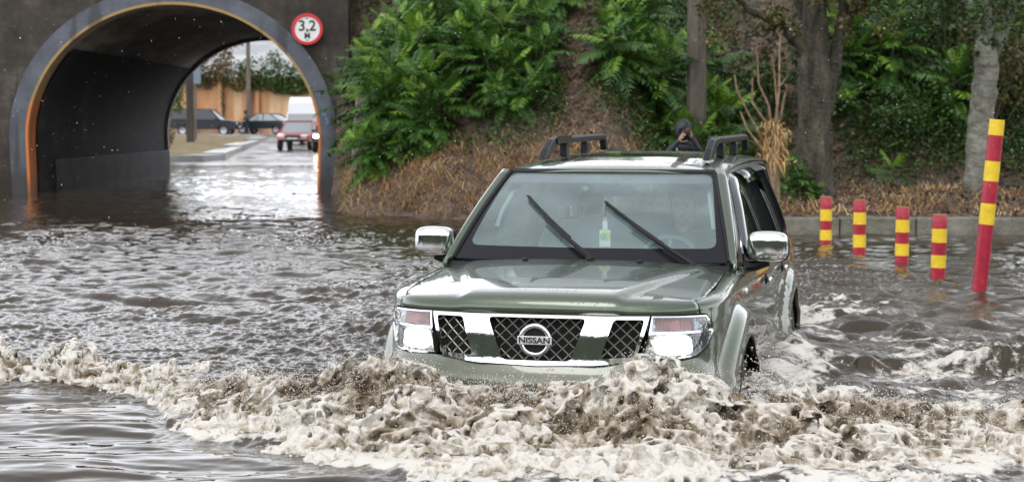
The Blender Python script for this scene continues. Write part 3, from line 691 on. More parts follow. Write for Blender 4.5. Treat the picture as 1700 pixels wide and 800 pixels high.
# diamond wire mesh
def wires(poly, du=.066, dz=.060, off=-.022):
    mbw = MB(); P = np.array(poly); u0, u1 = P[:, 0].min(), P[:, 0].max(); z0, z1 = P[:, 1].min(), P[:, 1].max()
    slope = dz / du
    for sg in (1, -1):
        c = -1.5
        for k in range(-60, 60):
            c0 = k * dz + z0; ts = np.linspace(u0, u1, 90); zz = c0 + sg * slope * ts
            ins = inpoly(poly, ts, zz); run = []
            for t, z, q in zip(ts, zz, ins):
                if q: run.append((t, z))
                if (not q or t == ts[-1]) and run:
                    if len(run) > 3:
                        sub = run[::6] + [run[-1]]; W = wall(np.array([r[0] for r in sub]), np.array([r[1] for r in sub]), off + (.002 if sg > 0 else 0)); mbw.tube([tuple(w) for w in W], .0032, 5)
                    run = []
    return mbw
m_wire = mat('grille_wire', (.30, .29, .26), .35, .8)
for pl in (CG, SG, sgn(SG, -1)): wires(pl).build('grille_mesh', m_wire, GR, True)
# round badge with bar
BM = Matrix.Translation(cl(-.012, 0, .868)) @ Matrix.Rotation(R(-90), 4, 'Y')
BD = MB(); tor = [(.073 + .012 * math.cos(a), .008 + .009 * math.sin(a)) for a in np.linspace(0, 2 * math.pi, 13)[:-1]]
BD.lathe(tor, BM, 48, True); bo = BD.build('badge_ring', m_chrome, GR, True)
mb = MB(); mb.box(cl(-.027, 0, .868), (.012, .178, .043)); mb.build('badge_bar', mat('satin_silver', (.62, .62, .63), .38, .3), bo, bevel=.003)
me = text_mesh('NISSAN', .041, .0012, .0009); me.materials.append(m_blk); o = bpy.data.objects.new('badge_letters', me); link(o, bo)
o.matrix_local = Matrix.Translation(cl(-.0345, 0, .868)) @ Matrix.Rotation(R(-90), 4, 'Z') @ Matrix.Rotation(R(90), 4, 'X') @ Matrix.Scale(1.18, 4, (1, 0, 0))
mb = MB(); mb.lathe([(0, .0), (.062, .0), (.062, .004), (0, .004)], BM, 32); mb.build('badge_back', m_dark, bo)

m_amber = mat('amber_lamp', (.30, .06, .03), .25, .3); 
m_refl = mat('lamp_reflector', (.45, .45, .46), .16, 1); bump(m_refl, 45, .9, .01, 2)
m_beam = mat('lit_lamp', (1, .95, .85), .3, em=(1, .90, .74), ems=9)
tc = N(m_beam, 'ShaderNodeTexCoord'); nb = N(m_beam, 'ShaderNodeTexVoronoi'); nb.inputs['Scale'].default_value = 34; L(m_beam, tc.outputs['Object'], nb.inputs['Vector'])
mr = N(m_beam, 'ShaderNodeMapRange'); mr.inputs[1].default_value = .0; mr.inputs[2].default_value = .6; mr.inputs[3].default_value = 6.5; mr.inputs[4].default_value = .5; L(m_beam, nb.outputs['Distance'], mr.inputs[0]); L(m_beam, mr.outputs[0], B(m_beam).inputs['Emission Strength'])
for s in (1, -1):
    lampo = sgn(LAMP, s)
    HL = panel('headlight', [(p[0] * 1.0, p[1]) for p in lampo], [], lambda u, z, o: wall(u, z, o - .055), m_refl, CAR, .03, .004, flip=True)
    inner = [((p[0] - .76 * s) * .955 + .76 * s, (p[1] - .88) * .93 + .88) for p in lampo]
    panel('lamp_bezel', lampo, [inner], lambda u, z, o: wall(u, z, o + .004), m_chrome, HL, .03, .05, flip=True)
    panel('lens', inner, [], lambda u, z, o: wall(u, z, o + .002), m_lens, HL, .03, .003, flip=True)
    def rect(u0, u1, z0, z1): return [(u0 * s, z0), (u1 * s, z0), (u1 * s, z1), (u0 * s, z1)][::s]
    panel('amber_lamp', rect(.622, .84, .918, .972), [], lambda u, z, o: wall(u, z, o - .03 + .006 * np.sin(u * 260)), m_amber, HL, .012, .01, flip=True)
    panel('divider', rect(.585, .93, .900, .912), [], lambda u, z, o: wall(u, z, o - .012), m_chrome, HL, .03, .03, flip=True)
    panel('side_lamp', rect(.865, .93, .90, .97), [], lambda u, z, o: wall(u, z, o - .035), m_refl, HL, .03, .01, flip=True)
    sq = lambda q: math.copysign(abs(q) ** .5, q)
    disc = [(s * (.718 + .112 * sq(math.cos(a)) - .006 * math.sin(a)), .842 + .052 * sq(math.sin(a))) for a in np.linspace(0, 2 * math.pi, 25)[:-1]][::s]
    panel('lit_reflector', disc, [], lambda u, z, o: wall(u, z, o - .045 + .02 * np.hypot(np.abs(u) - .715, z - .842) / .12), m_beam, HL, .02, .004, flip=True)
    disc = [(s * (.715 + .125 * math.cos(a)), .842 + .06 * math.sin(a)) for a in np.linspace(0, 2 * math.pi, 25)[:-1]][::s]

# ---- fenders with arch flares
ARC = .445
def archcut(uc, z0, n=26, r=ARC, s=1):
    a0 = math.asin(max(-1, (z0 - .37) / r)); return [(uc + r * math.cos(t), .37 + r * math.sin(t)) for t in np.linspace(math.pi - a0, a0, n)]
U_FD, U_RD, U_QP = u_at(1.40), u_at(2.46), u_at(3.42)
def wallroll(u, t, o):
    "t <= zt: vertical wall; above it the shoulder rolls in to the hood seam"
    u = np.asarray(u, float); t = np.asarray(t, float); s = np.where(u < 0, -1., 1.); au = np.abs(u)
    a, y, na, ny = plan(u); zt = np.interp(au, [.86, 1.0, 1.3, 1.75, 2.1], [1.0, 1.02, 1.06, 1.085, 1.10])
    P0 = wall(u, np.minimum(t, zt), o)
    k = np.clip((t - zt) / .10, 0, 1); aa = np.clip(P0[..., 0], .24, 1.6)
    sy = np.where(aa < 1.24, seam_y(aa) + .006, .79 + .0 * aa); S = np.stack([aa + 0 * k, -s * sy, Hz(np.minimum(aa, 1.25), .8) - .002 + 0 * aa], -1)
    C = P0.copy(); C[..., 2] = S[..., 2] - .006; k = k[..., None]
    Q = P0 * (1 - k) ** 2 + C * 2 * k * (1 - k) + S * k * k; Q[..., 2] += o * (k[..., 0] > .5)
    return Q
for s in (1, -1):
    top = [(U_FD - .01, 1.195), (1.5, 1.17), (1.2, 1.145), (1.0, 1.125), (.90, 1.11), (.893, 1.06), (.895, .997)]
    fo = [(.935, .992), (.975, .947), (.98, .90), (1.006, .86), (1.006, .32)] + [(UF - ARC * .98, .32)] + archcut(UF, .32 + .02)[1:-1] + [(UF + ARC * .98, .32), (U_FD - .01, .32)] + top
    fo = fo[::1]
    fen = panel('fender', sgn(fo, s), [], wallroll, m_paint, CAR, .018, .012, flip=True)
    # arch lip
    mb = MB(); pts = [(UF + ARC * math.cos(t), .37 + ARC * math.sin(t)) for t in np.linspace(-.1, math.pi + .1, 32)]; W = wall(np.array([p[0] * s for p in pts]), np.array([p[1] for p in pts]), -.004); mb.tube([tuple(w) for w in W], .009, 6); mb.build('arch_lip', m_black, fen, True)
    # flare panel line: dark seam where the bumper meets the flare
    mb = MB(); W = wall(np.full(8, 1.003 * s), np.linspace(.45, .86, 8), -.004); mb.tube([tuple(w) for w in W], .003, 5); mb.build('panel_gap', m_dark, fen)
    w_ = wall(np.array([(U_FD - .12) * s]), np.array([1.02]), .004)[0]
    mb = MB(); mb.blob(tuple(w_), (.035, .012, .02), 2.5); mb.build('side_indicator', m_lens if False else mat('clear_indicator', (.7, .68, .6), .15, .3), fen, True)
    # doors
    for nm, u0, u1 in (('front_door', U_FD, U_RD - .008), ('rear_door', U_RD, U_QP - .008)):
        o_ = [(u0, .34), (u1, .34), (u1, 1.135), (u0, 1.135)]
        if nm == 'rear_door': o_ = [(u0, .34)] + [(UR - .52, .34)] + [(UR + .50 * math.cos(t), .37 + .50 * math.sin(t)) for t in np.linspace(math.pi, math.pi * .64, 10)] + [(u1, .845), (u1, 1.135), (u0, 1.135)]
        dr = panel(nm, sgn(o_, s), [], wf, m_paint, CAR, .04, .03, flip=True)
        hu = u1 - .17; w_ = wall(np.array([hu * s]), np.array([1.0]), .03)[0]
        mb = MB(); mb.blob(tuple(w_), (.10, .016, .02), 3); mb.build('handle', m_chrome, dr, True)
        mb = MB(); mb.blob(tuple(wall(np.array([hu * s]), np.array([1.0]), .0)[0]), (.07, .006, .035), 2.2); mb.build('handle_recess', m_dark, dr, True)
    panel('sill', sgn([(UF + .46, .27), (UR - .46, .27), (UR - .46, .335), (UF + .46, .335)], s), [], lambda u, z, o: wall(u, z, o + .03), m_black, CAR, .05, .04, flip=True)
    # rear quarter and half of the tailgate / rear bumper
    q = [(U_QP, 1.135), (U_QP, .85)] + [(UR + .445 * math.cos(t), .37 + .445 * math.sin(t)) for t in np.linspace(math.pi * .70, -.1, 24)] + [(UR + .6, .34), (UT - .01, .34), (UT - .01, 1.135)]
    qp = panel('rear_quarter', sgn(q[::-1], s), [], wf, m_paint, CAR, .025, .02, flip=True)
    w_ = UT - .86
    panel('tail_lamp', sgn([(w_ - .14, .95), (w_ + .05, .95), (w_ + .05, 1.13), (w_ - .14, 1.13)], s), [], lambda u, z, o: wall(u, z, o + .012), mat('tail_lamp_red', (.4, .01, .01), .15), qp, .04, .01, flip=True)
    # inner wheel wells
    for uc in (.90, 3.75):
        V = []; F = []; n = 16
        for j, yy in enumerate((.89, .45)):
            for k in range(n + 1):
                t = math.pi * (k / n) * 1.1 - .05 * math.pi; V.append(cl(uc - .45 * math.cos(t), s * yy, .37 + .47 * math.sin(t)))
        for k in range(n): F.append((k, k + 1, n + 2 + k, n + 1 + k))
        V.append(cl(uc, s * .45, .37)); F += [(n + 1 + k, n + 2 + k, 2 * n + 2) for k in range(n)]
        mk('wheel_well', V, F, m_dark, CAR)
        # wheel
        MW = Matrix.Translation(cl(uc, s * .80, .37)) @ Matrix.Rotation(R(90) * s, 4, 'X')
        tw = MB(); tw.lathe([(.22, -.115), (.30, -.13), (.35, -.12), (.372, -.09), (.372, .09), (.35, .12), (.30, .13), (.22, .115)], MW, 48)
        for k in range(44):
            a = 2 * math.pi * k / 44
            for w in (-.085, .085): tw.box(MW @ Vector((.374 * math.cos(a), .374 * math.sin(a), w)), (.05, .02, .018) if False else (.022, .022, .03))
        wh = empty('wheel', cl(0, 0, 0)); wh.parent = CAR
        tw.build('tyre', m_rub, wh, True)
        rb = MB(); rb.lathe([(.0, .06), (.05, .075), (.06, .05), (.2, .05), (.225, .118), (.215, .125), (.19, .08), (.19, -.1), (.22, -.115)], MW, 40)
        for k in range(6):
            a = 2 * math.pi * k / 6; c_ = MW @ Matrix.Rotation(a, 4, 'Z') @ Matrix.Translation((.12, 0, .065)); rb.add([(-.08, -.03, -.02), (.09, -.045, -.02), (.09, .045, -.02), (-.08, .03, -.02), (-.08, -.025, .02), (.09, -.035, .015), (.09, .035, .015), (-.08, .025, .02)], [(3, 2, 1, 0), (4, 5, 6, 7), (0, 1, 5, 4), (1, 2, 6, 5), (2, 3, 7, 6), (3, 0, 4, 7)], c_)
        rb.build('rim', m_silver, wh, True)

# ---- greenhouse
ZR = lambda a, y: np.interp(a, [1.93, 2.05, 2.2, 2.6, 3.4, 4.3, 4.62], [1.662, 1.695, 1.715, 1.745, 1.765, 1.745, 1.70]) - .055 * (np.abs(y) / .665) ** 3.2
def gy(a, z):
    y = .885 - .225 * np.clip((z - 1.12) / .58, 0, 1.3) ** 1.3
    return y - .045 * (1 - ss(1.2, 2.2, a)) - .06 * ss(3.8, 4.7, a)
def side_map(s):
    def f(a, z, o): a = np.asarray(a, float); z = np.asarray(z, float); return np.stack([a, -s * (gy(a, z) + o * .93), z + o * .37], -1)
    return f
ztop = lambda a: float(ZR(a, .665)) + .0
so_ = [(1.34, 1.115), (4.66, 1.115), (4.58, 1.40), (4.50, 1.60), (4.42, ztop(4.42) - .008)] + [(a, ztop(a) - .004) for a in np.linspace(4.2, 2.2, 16)] + [(2.10, 1.655), (2.02, 1.628)]
so_ = [(1.27, 1.118)] + so_[1:]
W1 = rounded([(1.60, 1.150), (2.455, 1.150), (2.43, 1.628), (2.20, 1.622), (2.07, 1.56)], .03)
W2 = rounded([(2.545, 1.150), (3.43, 1.150), (3.28, 1.640), (2.52, 1.632)], .03)
W3 = rounded([(3.56, 1.165), (4.42, 1.19), (4.18, 1.640), (3.40, 1.642)], .05)
for s in (1, -1):
    fm = side_map(s)
    sf = panel('side_frame', so_ if s == 1 else so_, [W1, W2, W3], fm, m_paint, CAR, .05, .035, flip=(s == -1) is False)
    for k, W in enumerate((W1, W2, W3)):
        c = np.mean(W, 0); Wb = [((p[0] - c[0]) * 1.03 + c[0], (p[1] - c[1]) * 1.05 + c[1]) for p in W]; Wi = [((p[0] - c[0]) * .955 + c[0], (p[1] - c[1]) * .93 + c[1]) for p in W]
        wg = panel('side_window', Wb, [], lambda a, z, o: fm(a, z, o - .014), m_side, sf, .08, .004, flip=s == 1)
        panel('window_seal', Wb, [Wi], lambda a, z, o: fm(a, z, o + .004), m_black, sf, .06, .02, flip=s == 1)
    for W in (W1, W2):
        tp = [(W[0][0] + .45, 1.63)]
    # smoky rain deflectors above the front and rear door windows
    for (pts, w) in (([(1.60, 1.20), (1.72, 1.30), (1.90, 1.46), (2.06, 1.585), (2.2, 1.632), (2.44, 1.640)], .085), ([(2.53, 1.640), (2.9, 1.648), (3.27, 1.648), (3.33, 1.5)], .075)):
        V = []; F = []
        for i, (a, z) in enumerate(pts):
            for j, (dz, oo) in enumerate(((.012, .004), (-.02, .03), (-w, .042))):
                aa = a + (0 if i > 2 and pts[0][0] > 2 else .55 * (-dz) * (i < 4)); V.append(tuple(fm(np.array(aa), np.array(z + dz), oo)))
        for i in range(len(pts) - 1):
            for j in range(2): F.append((i * 3 + j, i * 3 + j + 1, i * 3 + j + 4, i * 3 + j + 3))
        o = mk('rain_deflector', V, F, m_defl, sf, True); q = o.modifiers.new('sheet', 'SOLIDIFY'); q.thickness = .004
    # bright strip along the belt
    mb = MB(); W = fm(np.linspace(1.6, 4.5, 14), np.full(14, 1.138), .008); mb.tube([tuple(w) for w in W], .007, 5); mb.build('belt_strip', m_black, sf, True)
# roof
ro = [(1.985 - .0, -.60)] + [(1.965 - .03 * (1 - (t / .6) ** 2), t) for t in np.linspace(-.58, .58, 20)] + [(1.985, .60), (2.10, .668), (4.45, .668), (4.62, .58), (4.66, 0), (4.62, -.58), (4.45, -.668), (2.10, -.668)]
ro = [(float(a), float(y)) for a, y in ro]
SRF = rounded([(2.32, -.43), (3.02, -.43), (3.02, .43), (2.32, .43)], .05)
fr_ = lambda a, y, o: np.stack([a, -np.asarray(y), ZR(a, y) + o], -1)
roof = panel('roof', ro, [SRF], fr_, m_paint, CAR, .05, .03, flip=True)
panel('sunroof', [(p[0], p[1]) for p in rounded([(2.325, -.425), (3.015, -.425), (3.015, .425), (2.325, .425)], .05)], [], lambda a, y, o: fr_(a, y, o - .003), m_gloss, roof, .06, .01, flip=True)
for s in (1, -1): # drip channel
    mb = MB(); aa = np.linspace(2.0, 4.5, 16); mb.tube([(a, -s * .672, float(ZR(a, .668)) - .004) for a in aa], .008, 6); mb.build('drip_channel', m_black, roof, True)
    mb = MB(); Mr = None
    rp_ = [(2.34, 1.72), (2.46, 1.79), (2.60, 1.848), (2.74, 1.862), (4.28, 1.872), (4.38, 1.862), (4.46, 1.75), (4.38, 1.75), (4.34, 1.826), (2.84, 1.818), (2.70, 1.795), (2.52, 1.725)]
    mb.prism([(a, z) for a, z in rp_], -s * .525 - .024, -s * .525 + .024); rl = mb.build('roof_rail', m_black, roof, bevel=.012)
    for a in (3.05, 3.72):
        mb = MB(); mb.box((a, -s * .525, 1.775), (.10, .05, .09)); mb.build('rail_post', m_black, rl, bevel=.008)
    mb = MB(); mb.box((2.9, -s * (.525 - .034), 1.845), (.42, .004, .05)); mb.build('rail_inlay', mat('rail_dark_green', (.03, .035, .028), .3), rl)
panel('headliner', ro, [], lambda a, y, o: fr_(a, y, o - .05), mat('pale_headlining', (.5, .52, .5), .9), roof, .08, .01, flip=True)
# a-pillars
def wsm(s_, t_, o=0.):
    s_ = np.asarray(s_, float); t_ = np.asarray(t_, float)
    a = (1.185 + .13 * s_ ** 2) * (1 - t_) + (1.945 + .05 * s_ ** 2) * t_ - .035 * np.sin(np.pi * t_) * (1 - .4 * s_ ** 2); y = s_ * (.81 * (1 - t_) + .632 * t_)
    z = 1.172 + (1.660 - 1.172) * t_ + .018 * np.sin(np.pi * t_)
    return np.stack([a - o * .53, -y, z + o * .85], -1)
for s in (1, -1):
    t = np.linspace(-.02, 1.0, 18); W = wsm(np.full(18, 1.0 * s), t); Gz = np.interp(t, [0, 1], [1.12, 1.63]); Ga = np.interp(t, [0, .5, 1], [1.27, 1.64, 2.02]); fm = side_map(s); G = fm(Ga, Gz, .001)
    V = []; F = []
    for i in range(18):
        P0, P1 = W[i], G[i]; M1 = (P0 + P1) / 2 + np.array([-.018, -s * .016, .018])
        for k in range(7):
            q = k / 6; V.append(tuple(P0 * (1 - q) ** 2 + (2 * M1 - .5 * (P0 + P1)) * 2 * q * (1 - q) + P1 * q * q))
    for i in range(17):
        for k in range(6): F.append((i * 7 + k, i * 7 + k + 1, i * 7 + k + 8, i * 7 + k + 7))
    o = mk('windscreen_pillar', V, F, m_paint, CAR, True); q = o.modifiers.new('sheet', 'SOLIDIFY'); q.thickness = .02; q.offset = 1 if s == 1 else -1; q.offset = 0
    # dark seal between pillar and glass
    mb = MB(); W = wsm(np.full(14, .995 * s), np.linspace(0, 1, 14), .006); mb.tube([tuple(w) for w in W], .011, 6); mb.build('pillar_seal', m_black, o, True)
# windscreen with ceramic border
IN = rounded([(-.925, .135), (.925, .135), (.968, .97), (-.968, .97)], .08, 6)
ws = panel('windscreen', IN, [], lambda s_, t_, o: wsm(s_, t_, o), m_wind, CAR, .08, .005)
panel('dark_border', [(-.985, .0), (.985, .0), (.985, 1), (-.985, 1)], [IN], lambda s_, t_, o: wsm(s_, t_, o), mat('ceramic_border', (.014, .014, .018), .15, 0, .2), ws, .06, .005)
# purple-tinted shade band at the top: a tinted film on the glass
panel('shade_band', rounded([(-.955, .865), (.955, .865), (.964, .965), (-.964, .965)], .02), [], lambda s_, t_, o: wsm(s_, t_, o - .007), glass('tint_band', (.25, .23, .27), .02, .25, (.22, .2, .24)), ws, .06, .002)
panel('header', [(-1.0, .99), (1.0, .99), (1.0, 1.03), (-1.0, 1.03)], [], lambda s_, t_, o: wsm(s_, t_, o + .003), m_black, ws, .06, .02)
mb = MB()   # cowl
V = []; F = []; nn = 30
for i in range(nn):
    t = -1 + 2 * i / (nn - 1); a0_ = 1.24 - .07 * (1 - t * t); 
    p0 = (a0_ - .02, -t * .79, float(Hz(a0_, .79 * t)) - .035); w = wsm(t, -.03)
    V += [p0, (float(w[0]) - .02, float(w[1]), 1.145), tuple(w)]
for i in range(nn - 1):
    for j in range(2): F.append((i * 3 + j, i * 3 + j + 1, i * 3 + j + 4, i * 3 + j + 3))
mk('cowl', V, F, m_black, CAR, True)
for y in (-.33, .33):
    mb = MB(); mb.blob(cl(1.13, y, float(Hz(1.13, y)) + .004), (.025, .018, .012), 2.5); mb.build('washer_nozzle', m_black, hood, True)
# rear window and tail
panel('rear_window', rounded([(-.62, 1.17), (.62, 1.17), (.52, 1.58), (-.52, 1.58)], .04), [], lambda y, z, o: np.stack([4.735 - .26 * (z - 1.12) + o, -y, z], -1), m_fog, CAR, .1, .005)
panel('tailgate_frame', [(-.80, 1.12), (.80, 1.12), (.64, 1.70), (-.64, 1.70)], [rounded([(-.62, 1.17), (.62, 1.17), (.52, 1.58), (-.52, 1.58)], .04)], lambda y, z, o: np.stack([4.73 - .26 * (z - 1.12) + o, -y, z], -1), m_paint, CAR, .1, .03)

# ---- wipers
def ws_inv(px, py):
    best = None
    for s_ in np.linspace(-1, 1, 81):
        W = wsm(np.full(61, s_), np.linspace(-.1, 1, 61), .02)
        c, s2 = math.cos(CARYAW), math.sin(CARYAW); X = .12 + W[:, 0] * s2 - W[:, 1] * c; D = 9.06 + W[:, 0] * c + W[:, 1] * s2; Zc = W[:, 2] - CW - CH
        dd = D * math.cos(R(3.81)) - Zc * math.sin(R(3.81)); qq = Zc * math.cos(R(3.81)) + D * math.sin(R(3.81))
        e = (850 + 3000 * X / dd - px) ** 2 + (400 - 3000 * qq / dd - py) ** 2; k = int(e.argmin())
        if best is None or e[k] < best[0]: best = (e[k], s_, -.1 + 1.1 * k / 60)
    return best[1:]
for base_, tip in (((983, 430), (874, 326)), ((1148, 440), (1003, 336))):
    (s0, t0), (s1, t1) = ws_inv(*base_), ws_inv(*tip); k = np.linspace(0, 1, 12)
    S_ = s0 + (s1 - s0) * k; T_ = t0 + (t1 - t0) * k
    wp = empty('wiper', (0, 0, 0)); wp.parent = CAR
    arm = wsm(S_[:8], T_[:8] - .015, .035); mb = MB(); mb.tube([tuple(w) for w in arm], [.017, .016, .015, .014, .012, .011, .010, .009], 6); mb.build('arm', m_black, wp, True)
    mb = MB(); k2 = np.linspace(.12 if False else .30, 1.0, 12); bl = wsm(s0 + (s1 - s0) * k2 + .012, t0 + (t1 - t0) * k2 + .02, .012); mb.tube([tuple(w) for w in bl], .010, 5)
    bl2 = wsm(s0 + (s1 - s0) * k2 + .008, t0 + (t1 - t0) * k2 + .005, .026); mb.tube([tuple(w) for w in bl2], .006, 5); mb.build('blade', m_black, wp, True)
    mb = MB(); q = wsm(s0, t0 - .02, .03); mb.blob(tuple(q), (.03, .025, .02)); mb.build('pivot', m_black, wp, True)
# ---- door mirrors
for s in (1, -1):
    mr_ = empty('door_mirror', cl(1.57, s * .995, 1.25)); mr_.parent = CAR
    mb = MB(); mb.blob((0.0, 0, 0), (.065, .118, .088), 3.6, 28, 18)
    o = mb.build('mirror_cap', m_chrome, mr_, True); 
    mb = MB(); mb.blob((.035, s * 0, -.006), (.05, .122, .086), 4, 24, 14); mb.build('mirror_shell', m_black, mr_, True)
    mb = MB(); mb.box((.088, 0, 0), (.004, .19, .13)); mb.build('mirror_glass', m_chrome, mr_, bevel=.002)
    mb = MB(); mb.tube([(0.02, 0, -.085), (.02, s * .07, -.115), (.03, s * .13, -.12)], [.03, .028, .035], 8); mb.build('mirror_arm', m_black, mr_, True)
# ---- interior
cab = MB(); cab.box(cl(3.0, 0, .50), (3.2, 1.62, .05)); cab.build('floor_pan', m_dark, CAR)
mb = MB(); mb.prism([(1.36, .6), (1.36, 1.12), (1.42, 1.165), (1.62, 1.15), (1.80, 1.08), (1.84, .95), (1.80, .6)], -.76, .76); dsh = mb.build('dashboard', m_dash, CAR, bevel=.02)
mb = MB(); mb.blob(cl(1.66, .37, 1.145), (.13, .19, .05), 2.6); mb.build('instrument_hood', m_dash, dsh, True)
st = MB(); Ms = Matrix.Translation(cl(1.88, .37, 1.10)) @ Matrix.Rotation(R(-65), 4, 'Y'); st.lathe([(.185 + .016 * math.cos(a), .016 * math.sin(a)) for a in np.linspace(0, 2 * math.pi, 9)[:-1]], Ms, 36, True); st.lathe([(0, -.02), (.06, -.02), (.06, .02), (0, .03)], Ms, 20)
for k in (0, 2.1, -2.1, 3.14): st.tube([Ms @ Vector((0, 0, 0)), Ms @ Vector((.185 * math.cos(k), .185 * math.sin(k), 0))], .012, 6)
st.build('steering_wheel', mat('light_grey_wheel', (.16, .16, .16), .5), CAR, True)
for s in (1, -1):
    se = empty('front_seat', cl(2.3, s * .38, .5)); se.parent = CAR
    mb = MB(); mb.blob((0, 0, .22), (.27, .26, .10), 4); mb.build('cushion', m_seat, se, True)
    mb = MB(); mb.blob((.30, 0, .55), (.09, .26, .36), 3.5, M=Matrix.Rotation(R(12), 4, 'Y')); mb.build('seat_back', m_seat, se, True)
    mb = MB(); mb.blob((.33, 0, 1.02), (.05, .14, .10), 3); mb.build('headrest', m_seat, se, True)
    mb = MB(); mb.tube([(.36, 0, .85), (.35, 0, 1.0)], .02, 6); mb.build('headrest_post', m_silver, se)
rs = empty('rear_seat', cl(3.2, 0, .5)); rs.parent = CAR
mb = MB(); mb.blob((0, 0, .22), (.25, .68, .10), 4); mb.build('cushion', m_seat, rs, True)
mb = MB(); mb.blob((.30, 0, .52), (.09, .68, .32), 3.5); mb.build('seat_back', m_seat, rs, True)
mb = MB(); mb.blob(cl(2.02, .03, 1.545), (.02, .125, .034), 3.5); rm = mb.build('rearview_mirror', m_black, CAR, True)
mb = MB(); mb.tube([cl(2.01, .03, 1.57), cl(1.97, .03, 1.64)], .008, 6); mb.build('mirror_stalk', m_black, rm)
mb = MB(); mb.blob(cl(1.925, -.15, 1.56), (.008, .022, .018)); mb.build('sensor_puck', m_white, ws, True)
mb = MB(); mb.tube([tuple(wsm(-.20 , 1.0, -.01)), tuple(wsm(-.20, .7, -.01)), tuple(wsm(-.23, .5, -.012)), tuple(wsm(-.22, .2, -.01))], .0025, 4); mb.build('camera_cable', m_blk, ws)
for s in (-1, 1):  # grab handles seen as pale loops on the pillars
    mb = MB(); mb.tube([cl(1.75, s * .66, 1.33), cl(1.80, s * .64, 1.42), cl(1.92, s * .61, 1.52), cl(2.0, s * .60, 1.54)], .014, 7); mb.build('grab_handle', mat('pale_plastic', (.4, .41, .4), .5), CAR, True)
# hanging card air freshener: a thing of its own
s0, t0 = ws_inv(1003, 362); c_ = wsm(s0, t0, -.09); Mc = CAR.matrix_basis.copy()
wpos = Matrix.Translation(CAR.location) @ Matrix.Rotation(R(90) - CARYAW, 4, 'Z') @ Vector(tuple(c_))
af = empty('air_freshener', wpos, R(90) - CARYAW, label='small bottle shaped card hanging behind the windscreen, pale with a yellow and green roundel', cat='air freshener')
mb = MB(); mb.box((0, 0, -.03), (.006, .066, .10)); mb.box((0, 0, .045), (.006, .03, .05)); mb.build('card', mat('pale_card', (.65, .7, .66), .5, em=None), af, bevel=.003)
mb = MB(); mb.lathe([(0, 0), (.03, 0), (.03, .003), (0, .003)], Matrix.Translation((-.007, 0, -.01)) @ Matrix.Rotation(R(90), 4, 'Y'), 24); mb.build('roundel', mat('yellow_roundel', (.75, .68, .05), .4), af)
mb = MB(); mb.lathe([(0, 0), (.018, 0), (.018, .003), (0, .003)], Matrix.Translation((-.0115, .006, -.014)) @ Matrix.Rotation(R(90), 4, 'Y'), 24); mb.build('green_dot', mat('teal_dot', (.08, .45, .38), .4), af)
mb = MB(); mb.box((0, 0, .082), (.006, .022, .02)); mb.build('cap', mat('pink_cap', (.7, .2, .25), .4), af)
mb = MB(); mb.tube([(0, 0, .09), (.02, 0, .17)], .0015, 4); mb.build('string', m_blk, af)
# ================================================================== people
m_skin = mat('skin', (.48, .28, .20), .55); m_jkt = mat('navy_rain_jacket', (.014, .018, .028), .5); bump(m_jkt, 14, .6, .02, 4)
m_trs = mat('dark_trousers', (.02, .022, .027), .8); m_shoe = mat('dark_shoe', (.02, .018, .016), .6); m_hair = mat('dark_hair', (.02, .014, .01), .7)
m_shirt = mat('grey_shirt', (.16, .17, .18), .85); m_eye = mat('eye_dark', (.015, .01, .01), .3); m_lip = mat('lips', (.35, .13, .11), .5)
def skin(name, verts, edges, radii, m, parent, sub=2, root=0):
    me = bpy.data.meshes.new(name); me.from_pydata([tuple(v) for v in verts], edges, []); o = bpy.data.objects.new(name, me); link(o, parent)
    sk = o.modifiers.new('skin', 'SKIN'); sk.use_smooth_shade = True
    for i, r in enumerate(radii): me.skin_vertices[0].data[i].radius = (r, r) if not isinstance(r, tuple) else r; me.skin_vertices[0].data[i].use_root = (i == root)
    sb = o.modifiers.new('sub', 'SUBSURF'); sb.levels = sub; sb.render_levels = sub
    dg = bpy.context.evaluated_depsgraph_get(); m2 = bpy.data.meshes.new_from_object(o.evaluated_get(dg)); m2.materials.clear(); m2.materials.append(m); m2.name = name
    m2.polygons.foreach_set('use_smooth', np.ones(len(m2.polygons), bool)); o.modifiers.clear(); o.data = m2; return o
def lerp(a, b, t): return Vector(a) * (1 - t) + Vector(b) * t
def hand(name, wrist, dirv, palm_n, m, parent, curl=.8, sc_=1.0):
    "palm plus four unequal fingers and a thumb, curled about the palm normal"
    d = Vector(dirv).normalized(); n = Vector(palm_n).normalized(); n = (n - d * n.dot(d)).normalized(); s = d.cross(n)
    w = Vector(wrist); V = [w - d * .02, w + d * .035 * sc_, w + d * .07 * sc_]; Rr = [.026 * sc_, (.036 * sc_, .018 * sc_), (.038 * sc_, .017 * sc_)]; E = [(0, 1), (1, 2)]
    o = skin(name, V, E, Rr, m, parent, 2)
    mbh = MB()
    for k, (off, ln) in enumerate(((-.030, .066), (-.010, .076), (.010, .070), (.029, .056))):
        b = w + d * .072 * sc_ + s * off * sc_; pts = [b - d * .02 * sc_]; a = 0
        pts.append(b)
        for j in range(3):
            a += curl * (.55 + .1 * j); pts.append(pts[-1] + (d * math.cos(a) + n * math.sin(a)) * ln * sc_ / 3 * (1.15 - .12 * j))
        mbh.tube(pts, [.0095 * sc_, .0098 * sc_, .009 * sc_, .008 * sc_, .0062 * sc_], 8)
    b = w + d * .02 * sc_ - s * .03 * sc_; t1 = b - s * .03 * sc_ + d * .02 * sc_ + n * .01 * sc_; t2 = t1 + d * .024 * sc_ + n * .014 * sc_; t3 = t2 + d * .018 * sc_ + n * .016 * sc_ + s * .006 * sc_
    mbh.tube([b, t1, t2, t3], [.013 * sc_, .012 * sc_, .010 * sc_, .007 * sc_], 8)
    f = mbh.build('fingers', m, o, True)
    return o
